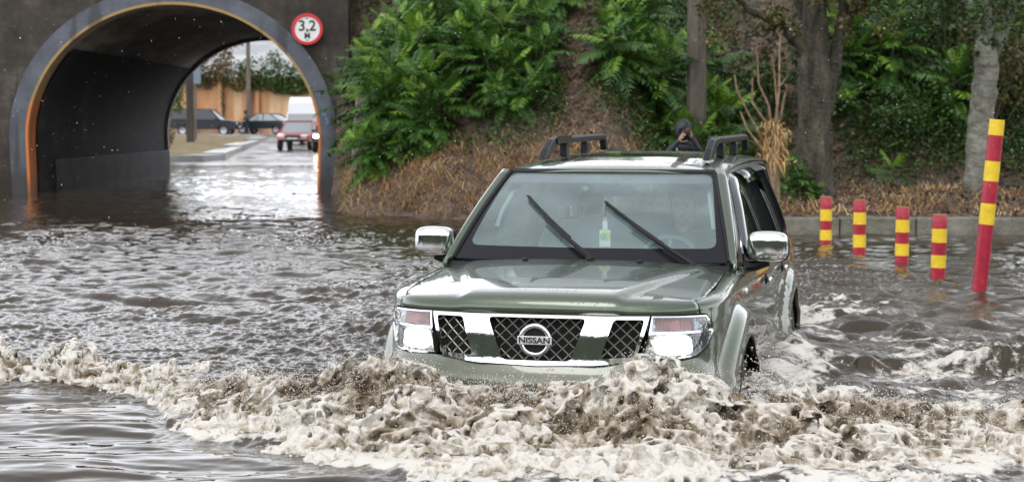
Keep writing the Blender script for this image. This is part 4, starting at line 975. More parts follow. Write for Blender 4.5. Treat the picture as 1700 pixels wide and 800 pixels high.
def head(t, c, yaw, pitch, hood=None, hair=True):
    M = Matrix.Translation(c) @ Matrix.Rotation(yaw, 4, 'Z') @ Matrix.Rotation(pitch, 4, 'X')   # face looks along -y
    mb = MB(); V0 = len(mb.V); mb.blob((0, 0, 0), (.076, .098, .118), 2.15, 28, 22)
    for i in range(len(mb.V)):   # jaw taper, brow, cheeks
        v = mb.V[i]; k = max(0, -v.z / .118); v.x *= 1 - .30 * k ** 1.5; v.y = v.y * (1 - .12 * k) - .012 * k
        if v.y < -.03 and -.02 < v.z < .035: v.y += .010 * math.exp(-((abs(v.x) - .032) / .016) ** 2) * math.exp(-((v.z - .012) / .014) ** 2)
    mb.blob((0, -.098, -.022), (.014, .022, .024), 2); mb.blob((0, -.094, .004), (.009, .014, .03), 2)
    for s in (-1, 1): mb.blob((s * .078, .012, -.008), (.010, .022, .032), 2, 10, 8)
    mb.tube([(0, .02, -.08), (0, .03, -.17)], [.054, .06], 14)
    for v in mb.V: v[:] = M @ v
    h = mb.build('head', m_skin, t, True)
    mb = MB()
    for s in (-1, 1): mb.blob((s * .031, -.086, .012), (.014, .007, .007), 2, 10, 8, M); mb.tube([M @ Vector((s * .015, -.098, .032)), M @ Vector((s * .034, -.098, .036)), M @ Vector((s * .05, -.088, .030))], .004, 5)
    mb.build('eyes_and_brows', m_eye, h, True)
    mb = MB(); mb.blob((0, -.096, -.058), (.024, .008, .007), 2, 12, 6, M); mb.build('mouth', m_lip, h, True)
    if hair:
        mb = MB(); mb.blob((0, .022, .030), (.086, .098, .108), 2.1, 24, 16)
        for v in mb.V:
            if v.y < -.045 and v.z < .07: v.y = -.045
            v[:] = M @ v
        mb.build('hair', m_hair, h, True)
    if hood:
        # hood: shell open at the face
        V = []; F = []; nu, nv = 24, 14
        for j in range(nv + 1):
            ph = .46 + (math.pi - .46) * j / nv          # angle from the face axis (-y)
            for i in range(nu):
                th = 2 * math.pi * i / nu; rx, rz = .118, .150
                w = Vector((rx * math.sin(ph) * math.cos(th), -.145 * math.cos(ph), rz * math.sin(ph) * math.sin(th) + .01)); w *= 1 + .03 * math.sin(th * 5 + j)
                if w.z < -.06: w.x *= 1.1
                V.append(M @ w)
        for j in range(nv):
            for i in range(nu): a = j * nu + i; b = j * nu + (i + 1) % nu; F.append((a, b, b + nu, a + nu))
        o = mk('hood', V, F, hood, t, True); q = o.modifiers.new('s', 'SOLIDIFY'); q.thickness = .012
        mb = MB(); pk = [M @ Vector((x, -.125 - .05 * (1 - (x / .08) ** 2), .072 - 1.2 * x * x)) for x in np.linspace(-.075, .075, 7)]; pb = [M @ Vector((x, -.08, .085 - .8 * x * x)) for x in np.linspace(-.075, .075, 7)]
        mb.add(pk + pb, [(i, i + 1, i + 8, i + 7) for i in range(6)]); o2 = mb.build('hood_peak', hood, o, True); q = o2.modifiers.new('s', 'SOLIDIFY'); q.thickness = .012
    return h
def person(loc, rz, J, label, jacket, trousers, group=None, hood=None, hair=True, hd=(0, 0), hands=True, hcurl=.8, shoes=True):
    t = empty('person', loc, rz, label=label, cat='person', group=group)
    # torso + arms (jacket), one skin; legs another garment
    P = [J['pelvis'], lerp(J['pelvis'], J['neck'], .38), lerp(J['pelvis'], J['neck'], .72), J['neck']]
    V = [Vector(p) for p in P]; Rr = [(.165, .12), (.155, .115), (.18, .12), (.075, .075)]; E = [(0, 1), (1, 2), (2, 3)]
    for s in ('l', 'r'):
        b = len(V); V += [Vector(J['sh_' + s]), lerp(J['sh_' + s], J['el_' + s], .5), Vector(J['el_' + s]), lerp(J['el_' + s], J['wr_' + s], .5), Vector(J['wr_' + s])]
        Rr += [.075, .062, .052, .047, .038]; E += [(2, b), (b, b + 1), (b + 1, b + 2), (b + 2, b + 3), (b + 3, b + 4)]
    skin('jacket', V, E, Rr, jacket, t)
    V = [Vector(J['pelvis'])]; Rr = [(.165, .12)]; E = []
    for s in ('l', 'r'):
        b = len(V); V += [Vector(J['hip_' + s]), lerp(J['hip_' + s], J['kn_' + s], .5), Vector(J['kn_' + s]), lerp(J['kn_' + s], J['an_' + s], .45), Vector(J['an_' + s])]
        Rr += [.098, .085, .064, .058, .045]; E += [(0, b), (b, b + 1), (b + 1, b + 2), (b + 2, b + 3), (b + 3, b + 4)]
    skin('trousers', V, E, Rr, trousers, t)
    for s in ('l', 'r'):
        if shoes:
            f = Vector(J.get('toe_' + s, Vector(J['an_' + s]) + Vector((0, -.17, -.05)))); a_ = Vector(J['an_' + s]); he = a_ + (a_ - f).normalized() * .05; he.z = a_.z - .045; f.z = a_.z - .05
            skin('shoe', [a_, he, lerp(he, f, .55), f], [(0, 1), (1, 2), (2, 3)], [.045, .042, (.048, .04), (.04, .028)], m_shoe, t)
        if hands:
            dv = Vector(J['wr_' + s]) - Vector(J['el_' + s]); hand('hand', J['wr_' + s], J.get('hd_' + s, dv), J.get('pn_' + s, (0, -1, 0)), m_skin, t, hcurl)
    head(t, Vector(J['head']), hd[0], hd[1], hood, hair); return t
# photographer crouching behind the car, camera raised to the eye
p = at(1134, 215, 27.5); zg = float(bank_z(p.x, p.y)); HT = 1.475 - zg - .125      # head centre above the ground there
J = dict(pelvis=(0, .18, HT - .70), neck=(0, -.02, HT - .19), head=(0, -.06, HT), sh_l=(.17, 0, HT - .25), sh_r=(-.17, 0, HT - .25),
         el_l=(.26, -.20, HT - .34), el_r=(-.26, -.18, HT - .38), wr_l=(.11, -.25, HT - .08), wr_r=(-.06, -.27, HT - .14), hd_l=(-.2, -.2, .9), hd_r=(.3, -.25, .8), pn_l=(-1, -.1, 0), pn_r=(1, -.1, .1),
         hip_l=(.10, .16, HT - .74), hip_r=(-.10, .16, HT - .74), kn_l=(.16, -.22, HT - .60), kn_r=(-.17, -.18, HT - .72), an_l=(.13, .02, .08), an_r=(-.14, .12, .08))
PH = person((p.x, p.y, zg), R(-4), J, 'person in dark hooded rain jacket crouching by the thick concrete pole, taking a picture', m_jkt, m_trs, hood=m_jkt, hair=False, hd=(R(0), R(12)), hcurl=.9)
ph = empty('photo_camera', (p.x + .045, p.y - .26, zg + HT - .02), R(-4), label='small dark camera held up to the face by the hooded person', cat='camera')
mb = MB(); mb.box((0, 0, 0), (.12, .05, .075)); mb.box((0, 0, .045), (.05, .045, .02)); mb.build('camera_body', m_blk, ph, bevel=.006)
mb = MB(); mb.lathe([(0, 0), (.034, 0), (.036, .07), (.03, .075), (.028, .06), (0, .06)], Matrix.Rotation(R(90), 4, 'X'), 24); mb.build('camera_lens', m_blk, ph, True)
# pale bag strap across the jacket
mb = MB(); mb.tube([(-.13, -.05, HT - .20), (-.08, -.135, HT - .34), (.02, -.10, HT - .5)], .012, 6); mb.build('bag_strap', mat('pale_strap', (.4, .4, .42), .6), PH, True)
# driver
Mw = Matrix.Translation(CAR.location) @ Matrix.Rotation(R(90) - CARYAW, 4, 'Z'); c_ = Mw @ Vector(cl(2.33, .38, .80))
hcz = .56
J = dict(pelvis=(0, 0, 0), neck=(0, .12, .47), head=(0, .06, .63), sh_l=(.19, .11, .40), sh_r=(-.19, .11, .40), el_l=(.24, -.12, .20), el_r=(-.24, -.12, .20), wr_l=(.155, -.34, .30), wr_r=(-.155, -.34, .30),
         hd_l=(-.1, -.5, .6), hd_r=(.1, -.5, .6), pn_l=(-1, -.2, 0), pn_r=(1, -.2, 0), hip_l=(.10, -.02, 0), hip_r=(-.10, -.02, 0), kn_l=(.15, -.42, .06), kn_r=(-.14, -.42, .06), an_l=(.13, -.60, -.24), an_r=(-.13, -.60, -.24))
person(c_, -CARYAW, J, 'driver behind the steering wheel of the green off-road car, grey top and short dark hair', m_shirt, m_trs, hd=(0, R(4)), hcurl=1.0)

# ================================================================== distant vehicles
m_tyre2 = m_rub
def vehicle(name, loc, rz, Lc, W, body, green, paint, label, wheels, r=.31, seats=True, lights=None, tint=None, cat='car', roofrail=False, taper=.80):
    """body / greenhouse: side outlines (x from the nose, z). rz = heading of the nose (local -x)."""
    t = empty(name, loc, rz, label=label, cat=cat, group=None)
    h = W / 2
    def loft(poly, halfs, nm, m, par, zmax=None):
        # cross-section widths vary with height: halfs(z)
        V = []; F = []; n = len(poly); ys_ = (-1, -.93, 0, .93, 1)
        cx = sum(p[0] for p in poly) / n; cz = sum(p[1] for p in poly) / n
        for q in ys_:
            k = 1 if abs(q) < .95 else .965
            for x, z in poly: V.append((cx + (x - cx) * k, q * halfs(z, x), cz + (z - cz) * k))
        for j in range(4):
            for i in range(n): a = j * n + i; b = j * n + (i + 1) % n; F.append((a, b, b + n, a + n))
        F.append(tuple(range(n - 1, -1, -1))); F.append(tuple(4 * n + i for i in range(n)))
        o = mk(nm, V, F, m, par, True, ang=30); return o
    def arches(poly):
        zb = min(p[1] for p in poly); o = []
        for p in poly: o.append(p)
        return o
    nose_w = lambda z, x: h * (1 - .10 * (1 - min(1, x / .5)) ** 2 - .10 * (1 - min(1, (Lc - x) / .5)) ** 2) * (1 - .04 * max(0, (z - .7)))
    bz = min(p[1] for p in body)
    bl = [p for p in body]
    # lower edge with wheel arches
    low = [(Lc - .05, bz)]
    for wx in sorted(wheels, reverse=True):
        low += [(wx + (r + .06) * math.cos(a), max(bz, r + (r + .06) * math.sin(a))) for a in np.linspace(0, math.pi, 9)]
    low += [(.05, bz)]
    loft(body + low, nose_w, 'body', paint, t)
    zb = min(p[1] for p in green); zt_ = max(p[1] for p in green)
    gw = lambda z, x: h * (.94 - (.94 - taper) * (z - zb) / (zt_ - zb))
    loft(green, gw, 'windows', tint or m_gloss, t)
    xt = [p for p in green if p[1] > zt_ - .12]; x0, x1 = min(p[0] for p in xt), max(p[0] for p in xt)
    mb = MB(); V = []
    gx = [p for p in green]
    mb.box(((x0 + x1) / 2, 0, zt_ + .005), (x1 - x0 + .12, 2 * h * (taper + .01), .05)); rf = mb.build('roof', paint, t, bevel=.02)
    # pillars
    for s in (-1, 1):
        fr = min(green, key=lambda p: p[0]); ft = min(xt, key=lambda p: p[0]); br = max(green, key=lambda p: p[0]); bt = max(xt, key=lambda p: p[0])
        for (a, b) in ((fr, ft), (br, bt), (((fr[0] + br[0]) / 2 + .05, zb), ((ft[0] + bt[0]) / 2, zt_))):
            mb = MB(); mb.tube([(a[0], s * gw(zb, 0) * 1.0, zb), (b[0], s * gw(zt_, 0) * 1.0, zt_)], .032, 6); mb.build('pillar', paint, t)
    for wx in wheels:
        for s in (-1, 1):
            M = Matrix.Translation((wx, s * (h - .10), r)) @ Matrix.Rotation(R(90) * -s, 4, 'X'); w = empty('wheel'); w.parent = t
            mb = MB(); mb.lathe([(r * .6, -.09), (r * .97, -.10), (r, -.07), (r, .07), (r * .97, .10), (r * .62, .10)], M, 24); mb.build('tyre', m_tyre2, w, True)
            mb = MB(); mb.lathe([(0, .06), (r * .18, .075), (r * .25, .05), (r * .55, .06), (r * .64, .098), (r * .64, -.06)], M, 24); mb.build('rim', m_silver, w, True)
    zl = (max(p[1] for p in body[:3]) + bz) / 2 + .08
    for s in (-1, 1):
        mb = MB(); mb.box((.07, s * (h - .28), zl), (.12, .32, .14)); mb.build('headlight', m_beam2 if lights else m_clear2, t, bevel=.03)
        mb = MB(); mb.box((Lc - .05, s * (h - .22), zl + .16), (.08, .24, .26)); mb.build('tail_light', m_tl, t, bevel=.03)
        mb = MB(); mb.blob((fr[0] + .25, s * (h + .07), zb + .06), (.05, .09, .06), 3); mb.build('door_mirror', paint, t, True)
    mb = MB(); mb.box((-.005, 0, zl - .02), (.05, .9 * h, .13)); mb.build('grille', m_blk, t)
    mb = MB(); mb.box((-.015, 0, bz + .18), (.03, .50, .11)); mb.build('number_plate', m_white, t)
    mb = MB(); mb.box((.0, 0, bz + .06), (.1, W * .8, .10)); mb.build('bumper', m_black, t, bevel=.02)
    return t
m_clear2 = mat('clear_lamp', (.7, .7, .68), .2, .3); m_beam2 = mat('lit_headlamp', (1, .9, .7), .3, em=(1, .82, .5), ems=14); m_tl = mat('red_tail_lamp', (.45, .01, .02), .25)
m_navy = mat('dark_navy_paint', (.006, .008, .016), .3, 0, .25, .15); m_dark2 = mat('dark_grey_paint', (.015, .02, .028), .3, 0, .3, .2); m_redp = mat('faded_red_paint', (.33, .035, .04), .3, 0, .5, .5); m_vanp = mat('white_van_paint', (.62, .63, .65), .35)
m_g2 = mat('car_glass', (.05, .06, .068), .15, 0, .3)
m_g3 = mat('pale_windscreen', (.22, .24, .25), .08, 0, .8)
# red hatchback coming towards the tunnel
p = at(486, 248, 86)
vehicle('hatchback', (p.x, p.y, .09), R(86), 3.9, 1.66, [(0, .45), (.03, .66), (.5, .78), (1.05, .84), (3.7, .88), (3.9, .80), (3.88, .4)], [(1.0, .82), (1.72, 1.36), (2.9, 1.38), (3.65, .86)], m_redp, 'faded red hatchback driving towards the flooded tunnel in front of the white van', (.72, 3.15), .29, tint=m_g3)
# oncoming dark car with lit lamp, half hidden by the tunnel edge
p = at(547, 252, 82)
vehicle('dark_car', (p.x, p.y, .07), R(88), 4.3, 1.7, [(0, .45), (.03, .72), (.6, .86), (1.15, .92), (4.1, .95), (4.3, .86), (4.28, .4)], [(1.1, .9), (1.8, 1.42), (3.2, 1.44), (4.0, .93)], m_dark2, 'dark oncoming car with a lit headlamp, mostly hidden by the right edge of the tunnel', (.8, 3.4), .31, lights=True, tint=m_g2)
# white van behind
p = at(500, 240, 99)
vehicle('van', (p.x + .05, p.y, .17), R(85), 5.6, 2.02, [(0, .45), (.02, .9), (.35, 1.12), (.9, 1.25), (1.0, 2.3), (1.25, 2.62), (5.55, 2.66), (5.6, 1.5), (5.58, .4)], [(.42, 1.14), (1.02, 1.78), (1.05, 1.8), (1.3, 1.3)], m_vanp, 'tall white delivery van queuing behind the red hatchback', (.95, 4.5), .34, tint=m_g3, cat='van', taper=.95)
# black suv seen from the side, pointing right
p = at(342, 224, 124); zs = float(road_z(0, p.y)) + .012
suv = vehicle('parked_suv', (p.x + 2.35, p.y, zs), R(176), 4.75, 1.85, [(0, .55), (.03, .95), (.5, 1.05), (1.25, 1.12), (4.55, 1.18), (4.73, 1.05), (4.75, .45)], [(1.15, 1.1), (1.9, 1.76), (4.1, 1.82), (4.55, 1.74), (4.70, 1.15)], m_navy, 'dark navy sport utility car standing side on behind the wooden pole', (.92, 3.75), .37, tint=m_g2)
# sedan three-quarter with amber lamp
p = at(428, 224, 129); zs = float(road_z(0, p.y)) + .012
sed = vehicle('sedan', (p.x - 1.25, p.y - .6, zs), R(-22), 4.45, 1.75, [(0, .5), (.03, .75), (.6, .88), (1.2, .95), (3.6, .98), (4.35, .95), (4.45, .8), (4.43, .4)], [(1.1, .93), (1.9, 1.42), (2.95, 1.44), (3.75, .96)], m_dark2, 'dark blue grey saloon car with an amber lamp, nose to nose with the navy car', (.8, 3.5), .32, tint=m_g3)
mb = MB(); mb.box((.12, .62, .66), (.3, .4, .24)); mb.build('amber_lamp', mat('amber_reflector', (.8, .42, .03), .3, em=(1, .5, .05), ems=.8), sed, bevel=.03)
# person between them
p = at(411, 222, 126.5); zs = float(road_z(0, p.y)) + .012
J = dict(pelvis=(0, .02, .93), neck=(0, -.05, 1.44), head=(0, -.08, 1.60), sh_l=(.19, -.03, 1.36), sh_r=(-.19, -.03, 1.36), el_l=(.26, -.12, 1.10), el_r=(-.26, -.12, 1.10), wr_l=(.16, -.34, 1.02), wr_r=(-.16, -.34, 1.02),
         hip_l=(.10, 0, .88), hip_r=(-.10, 0, .88), kn_l=(.12, -.04, .48), kn_r=(-.11, .03, .48), an_l=(.12, .02, .08), an_r=(-.12, .10, .08))
person((p.x, p.y, zs), R(-60), J, 'person in dark clothes and dark cap standing between the two dark parked cars', m_jkt, m_trs, hood=m_jkt, hair=False)

# ================================================================== plants
def leafmat(name, c0, c1, c2, rough=.42, trans=.25):
    m = mat(name, c1, rough); m.node_tree.nodes['Principled BSDF'].inputs['Specular IOR Level'].default_value = .45
    at_ = N(m, 'ShaderNodeAttribute'); at_.attribute_name = 'tint'; r = N(m, 'ShaderNodeValToRGB'); e = r.color_ramp.elements; e.new(.5)
    for k, (p_, c_) in enumerate(((0, c0), (.5, c1), (1, c2))): e[k].position = p_; e[k].color = (*c_, 1)
    L(m, at_.outputs['Fac'], r.inputs[0]); L(m, r.outputs[0], B(m).inputs['Base Color'])
    o = m.node_tree.nodes['Material Output']; tr = N(m, 'ShaderNodeBsdfTranslucent'); L(m, r.outputs[0], tr.inputs[0]); mx = N(m, 'ShaderNodeMixShader'); mx.inputs[0].default_value = trans
    L(m, B(m).outputs[0], mx.inputs[1]); L(m, tr.outputs[0], mx.inputs[2]); L(m, mx.outputs[0], o.inputs[0]); return m
m_fern = leafmat('pinnate_leaf', (.018, .055, .012), (.055, .14, .022), (.24, .42, .04))
m_broad = leafmat('broad_leaf', (.018, .045, .013), (.05, .105, .022), (.15, .22, .04))
m_dull = leafmat('autumn_leaf', (.035, .042, .012), (.085, .09, .025), (.25, .14, .045))
m_straw = leafmat('dead_grass', (.10, .05, .022), (.36, .205, .08), (.70, .50, .24), .8, .1)
m_litter = leafmat('leaf_litter', (.02, .013, .009), (.10, .055, .028), (.34, .22, .11), .6, .0)
m_stem = mat('green_brown_stem', (.07, .065, .03), .7)
m_bark = mat('tree_bark', rough=.85); noisy(m_bark, [(.36, (.012, .010, .007)), (.48, (.045, .040, .026)), (.6, (.085, .078, .055)), (.72, (.22, .21, .17))], 6, 10, .72, stretch=(1, 1, .3)); bump(m_bark, 16, 1, .05, 8)
m_bark2 = mat('pale_bark', rough=.8)
r_, n_, s_ = noisy(m_bark2, [(.34, (.06, .055, .04)), (.48, (.15, .15, .12)), (.7, (.33, .32, .28))], 5, 10, .75, stretch=(.8, .8, 1.4)); bump(m_bark2, 12, 1, .04, 8)

def frond(Ln, npair, leaf, droop, seed):
    "verts (n,3), faces (m,3) for one pinnate frond growing along +x, leaflets both sides"
    r = np.random.default_rng(seed); V = []; F = []
    ts = np.linspace(0, 1, 8); P = np.stack([Ln * ts * (1 - .12 * ts), 0 * ts, -droop * Ln * ts ** 2], 1); w = .006
    for p in P: V += [(p[0], -w, p[2]), (p[0], w, p[2])]
    for i in range(7): a = 2 * i; F += [(a, a + 1, a + 3), (a, a + 3, a + 2)]
    for k in range(npair):
        t = .14 + .86 * (k + .5) / npair
        x, z = Ln * t * (1 - .12 * t), -droop * Ln * t * t; tx = np.array([1, 0, -2 * droop * t]); tx /= np.linalg.norm(tx); nz = np.array([-tx[2], 0, tx[0]])
        l = leaf * (.55 + .75 * math.sin(math.pi * min(1, t * .85 + .12))) * (1 if t < .85 else .75)
        for s in (-1, 1):
            sw = .28 + .35 * t + r.normal() * .08; dr = .22 + r.normal() * .12
            d = np.array([0, s, 0]) * math.cos(sw) + tx * math.sin(sw); d = d * math.cos(dr) - nz * math.sin(dr)
            side = np.cross(d, nz); side /= np.linalg.norm(side); b = np.array([x, 0, z]); wl = l * .15
            n = len(V); V += [b, b + d * l * .45 + side * wl + nz * wl * .4, b + d * l * .45 - side * wl + nz * wl * .4, b + d * l * 1.0 - nz * l * .18]
            F += [(n, n + 1, n + 2), (n + 1, n + 3, n + 2)]
    return np.array(V, float), np.array(F)
FR = [frond(1.0, 12, .20, d, k) for k, d in enumerate((.12, .25, .38, .5))]
def orient(V, pos, az, el, roll, s):
    ca, sa, ce, se, cr, sr = math.cos(az), math.sin(az), math.cos(el), math.sin(el), math.cos(roll), math.sin(roll)
    Rx = np.array([[1, 0, 0], [0, cr, -sr], [0, sr, cr]]); Ry = np.array([[ce, 0, -se], [0, 1, 0], [se, 0, ce]]); Rz = np.array([[ca, -sa, 0], [sa, ca, 0], [0, 0, 1]])
    return (V * s) @ (Rz @ Ry @ Rx).T + pos
def merge(parts):
    Vs, Fs, T = [], [], []; b = 0
    for V, F, t in parts: Vs.append(V); Fs.append(F + b); T.append(np.full(len(V), t)); b += len(V)
    return np.vstack(Vs), np.vstack(Fs), np.concatenate(T)
def sumac(x, y, H, nst, label, spread=.45, fl=.8, young=.25, seed=0, m=None, zoff=0, lean=0.0, group='leafy sumac bushes on the slope', zf=None):
    r = np.random.default_rng(seed + 100); z = float((zf or bank_z)(x, y)) + zoff; t = empty('sumac_shrub', (x, y, z), label=label, cat='shrub', group=group)
    parts = []; st = MB()
    for k in range(nst):
        a = r.uniform(0, 2 * math.pi); rad = spread * r.uniform(.2, 1); tip = Vector((math.cos(a) * rad + lean, math.sin(a) * rad - .25 * H * .5, H * r.uniform(.55, 1))); base = Vector((math.cos(a) * rad * .3, math.sin(a) * rad * .3, -.15))
        mid = (base + tip) / 2 + Vector((r.normal() * .05, r.normal() * .05, .05)); st.tube([base, mid, tip], [.018, .013, .007], 5)
        nf = int(9 + 8 * tip.z / max(H, .5))
        for j in range(nf):
            q = 1 - (j / nf) ** 1.1 * .8; pt = base.lerp(mid, min(1, q * 2)) if q < .5 else mid.lerp(tip, (q - .5) * 2)
            az = a * .3 + j * 2.4 + r.normal() * .3; el = (1.15 if j < 3 else .75) - 1.0 * (j / nf) + r.normal() * .15
            V, F = FR[min(3, int(j / nf * 4))]; s = fl * (.55 + .5 * min(1, j / 4)) * r.uniform(.8, 1.15)
            tn = (.55 + .45 * r.random()) if (j < 4 and r.random() < young * 2.2) else np.clip(.45 + .17 * r.normal(), 0, .8)
            parts.append((orient(V, np.array(pt), az, el, r.normal() * .25, s), F, tn))
    V, F, T = merge(parts); mk('foliage', V, F, m or m_fern, t, False, attr={'tint': T}); st.build('stem', m_stem, t, True); return t
SH = [(-2.3, 30.7, .9, 4), (-2.35, 32.2, 1.6, 5), (-1.95, 31.0, 1.3, 5), (-2.55, 33.2, 1.6, 4), (-1.75, 31.6, 1.7, 6), (-1.35, 30.2, 1.25, 5), (-1.1, 32.4, 1.4, 5), (-.75, 30.9, 1.5, 5), (-.2, 30.3, 1.05, 4), (-.25, 32.2, .9, 4), (.35, 30.6, .8, 3), (-1.9, 33.9, 1.0, 4), (-2.9, 34.6, 1.5, 5), (-1.5, 29.95, .7, 4), (-2.2, 29.8, .7, 4), (-.5, 34.2, 1.3, 5), (.3, 33.6, 1.2, 4), (-1.3, 35.4, 1.4, 5), (-2.3, 36.2, 1.5, 5), (.1, 35.8, 1.3, 5), (-.9, 36.9, 1.4, 5), (.75, 35.6, .9, 4), (.35, 31.6, .9, 4), (.7, 32.6, .8, 4), (-.35, 31.2, 1.2, 5), (.1, 29.9, .6, 3)]
LB = ['sumac bush hanging beside the tunnel wall just above the concrete post', 'tall sumac bush beside the height limit sign', 'dark sumac bush left of the brightest rosette, low on the slope', 'sumac bush high on the slope behind the others by the sign',
      'biggest sumac bush with bright young fronds in the middle of the left thicket', 'sumac bush with a pale green star of young leaves low in the thicket', 'sumac bush behind the bright low rosette, upper middle of the thicket', 'upright sumac bush at the right of the left thicket',
      'low sumac bush at the right end of the left thicket above the straw', 'short sumac bush high on the slope beside the mud track', 'small sumac bush nearest the left side of the mud track', 'sumac bush at the very top of the left thicket',
      'sumac bush pressed against the embankment wall behind the sign', 'small sumac bush overhanging the straw in front of the thicket', 'low sumac bush between the concrete post and the straw slope', 'sumac bush in the upper row of the left thicket, right of its middle', 'sumac bush at the upper right corner of the left thicket', 'sumac bush near the top edge above the biggest bright bush', 'sumac bush near the top edge right beside the tunnel wall', 'sumac bush near the top edge left of the mud track', 'sumac bush cut by the top edge above the left thicket', 'low sumac bush near the top edge touching the mud track', 'sumac bush half way up, directly left of the mud track', 'sumac bush upper half, directly left of the mud track', 'sumac bush in the right third of the left thicket above its lowest fronds', 'small low sumac bush at the thicket foot nearest the car roof rail']
for k, (x, y, H, n) in enumerate(SH): sumac(x, y, H, n, LB[k], .42, .72 if H > 1.2 else .6, .32 if k in (4, 5, 1, 6) else .12, k)
SH2 = [(1.75, 30.4, .7, 3, 'small low sumac bush just right of the mud track foot', .2), (2.1, 32.4, 1.0, 5, 'sumac bush half way up the slope between mud track and pole', .35), (1.95, 34.4, 1.1, 5, 'sumac bush near the top edge right of the mud track', .2), (2.75, 30.4, .8, 4, 'sumac bush behind the crouching person', .3), (3.3, 30.6, .8, 4, 'sumac bush low between the thick pole and the dry canes', .3), (1.95, 31.4, .9, 4, 'fern like sumac bush right of the mud track, low beside the pole', .25), (2.35, 33.2, 1.2, 5, 'sumac bush high on the slope left of the thick concrete pole', .3), (2.35, 31.0, 1.0, 4, 'bright sumac bush touching the left side of the thick concrete pole', .5),
       (3.55, 31.8, 1.9, 5, 'tall sumac bush with ribbed pale fronds right of the thick concrete pole', .55), (3.9, 33.6, 1.5, 5, 'sumac bush behind the dry canes', .1), (3.5, 34.6, 1.2, 4, 'sumac bush high up right behind the thick concrete pole', .2), (4.4, 32.2, .9, 3, 'low dark sumac bush left of the forked tree trunk', .05),
       (6.35, 30.2, .62, 1, 'small bright green sumac sapling on the dark mulch between the two trees', 1.0), (6.0, 33.6, 2.0, 4, 'sumac bush with light tips above the sapling', .45), (7.0, 33.6, 1.6, 5, 'dark sumac bush left of the pale trunk', .05), (6.6, 35.2, 1.6, 5, 'sumac bush high on the slope between the trees', .1), (7.9, 32.8, 1.2, 4, 'sumac bush behind the pale trunk on its right', .1)]
for k, (x, y, H, n, lb, yg) in enumerate(SH2): sumac(x, y, H, n, lb, .35 if n > 1 else .05, .75 if n > 1 else .55, yg, 40 + k)

def leaves(n, P, size, seed, tint=(.4, .18), flat=.0, lod=1):
    "n broad leaves (two triangles, folded) at points P (n,3)"
    r = np.random.default_rng(seed); n = len(P); s = size * r.uniform(.55, 1.3, n)[:, None]; d = r.normal(size=(n, 3)); d[:, 2] = d[:, 2] * .5 - .25; d /= np.linalg.norm(d, axis=1)[:, None]
    u = r.normal(size=(n, 3)) * .6; u[:, 2] += 1 + flat * 3; w = np.cross(d, u); w /= np.linalg.norm(w, axis=1)[:, None] + 1e-6; nn_ = np.cross(w, d)
    A = P; Bv = P + d * s * .5 + w * s * .34 + nn_ * s * .08; C = P + d * s * .5 - w * s * .34 + nn_ * s * .08; D = P + d * s - nn_ * s * .1
    V = np.stack([A, Bv, C, D], 1).reshape(-1, 3); i = np.arange(n)[:, None] * 4; F = np.concatenate([i + [0, 1, 2], i + [1, 3, 2]], 0)
    T = np.repeat(np.clip(r.normal(tint[0], tint[1], n), 0, 1), 4); return V, F, T
def bush(name, x, y, z, rx, ry, rz, n, size, m, label, seed, cat='bush', group=None, tint=(.4, .18), lobes=9):
    r = np.random.default_rng(seed); t = empty(name, (x, y, z), label=label, cat=cat, group=group)
    C = r.normal(size=(lobes, 3)) * .45 * np.array([rx, ry, rz]); C[:, 2] = np.abs(C[:, 2]) * 1.2 + rz * .25; k = r.integers(0, lobes, n); rad = r.uniform(.3, .55, lobes)[k][:, None] * np.array([rx, ry, rz])
    q = r.normal(size=(n, 3)); q /= np.linalg.norm(q, axis=1)[:, None]; P = C[k] + q * rad * r.uniform(.6, 1.1, (n, 1)); P = P[P[:, 2] > -.1]
    V, F, T = leaves(n, P, size, seed, tint); mk('foliage', V, F, m, t, attr={'tint': T})
    st = MB()
    for c in C: st.tube([(c[0] * .15, c[1] * .15, -.15), (c[0] * .6, c[1] * .6, c[2] * .6), tuple(c)], [.02, .014, .006], 5)
    st.build('stem', m_stem, t); return t
# broad-leaved bushes on the slope
BU = [(.55, 33.2, .7, .5, .5, 700, .10, m_broad, 'low leafy bramble bush beside the top of the mud track on its left'), (.35, 34.8, .9, .6, .6, 900, .10, m_broad, 'leafy bush high on the slope above the thicket'), (2.6, 34.9, .8, .6, .7, 900, .10, m_broad, 'leafy bush at the top of the slope left of the pole'),
      (2.15, 32.2, .55, .4, .45, 600, .09, m_broad, 'dark ivy bush right of the mud track'), (4.6, 34.0, 1.2, .8, 1.3, 2200, .11, m_broad, 'dense dark bush behind the canes and the forked tree'), (6.2, 34.4, 1.0, .8, 1.3, 2200, .11, m_broad, 'dense dark green bush on the slope between the two trees'),
      (7.2, 32.1, .9, .5, .8, 1800, .09, m_broad, 'dark bush low beside the pale trunk'), (8.6, 32.6, .9, .7, 1.5, 2000, .10, m_dull, 'brownish bush at the right edge of the picture'), (8.3, 34.5, 1.3, .8, 1.5, 2200, .11, m_broad, 'dark bush high up behind the pale trunk'), (4.25, 26.7, .28, .22, .42, 260, .12, m_fern, 'small bright green plant at the left foot of the forked tree'),
      (7.75, 26.9, .16, .14, .22, 90, .08, m_fern, 'small green shoot at the right foot of the pale trunk'), (-1.0, 34.8, 1.2, .7, .8, 1500, .10, m_broad, 'leafy bush along the upper slope behind the left thicket'), (9.6, 33.6, 1.0, .8, 1.4, 1500, .11, m_dull, 'rusty leaved bush beyond the right edge')]
for k, (x, y, rx, ry, rz, n, sz, m, lb) in enumerate(BU): bush('bush', x, y, float(bank_z(x, y)), rx, ry, rz, n, sz, m, lb, 300 + k, group='broad leaved bushes on the slope', tint=(.42, .2))

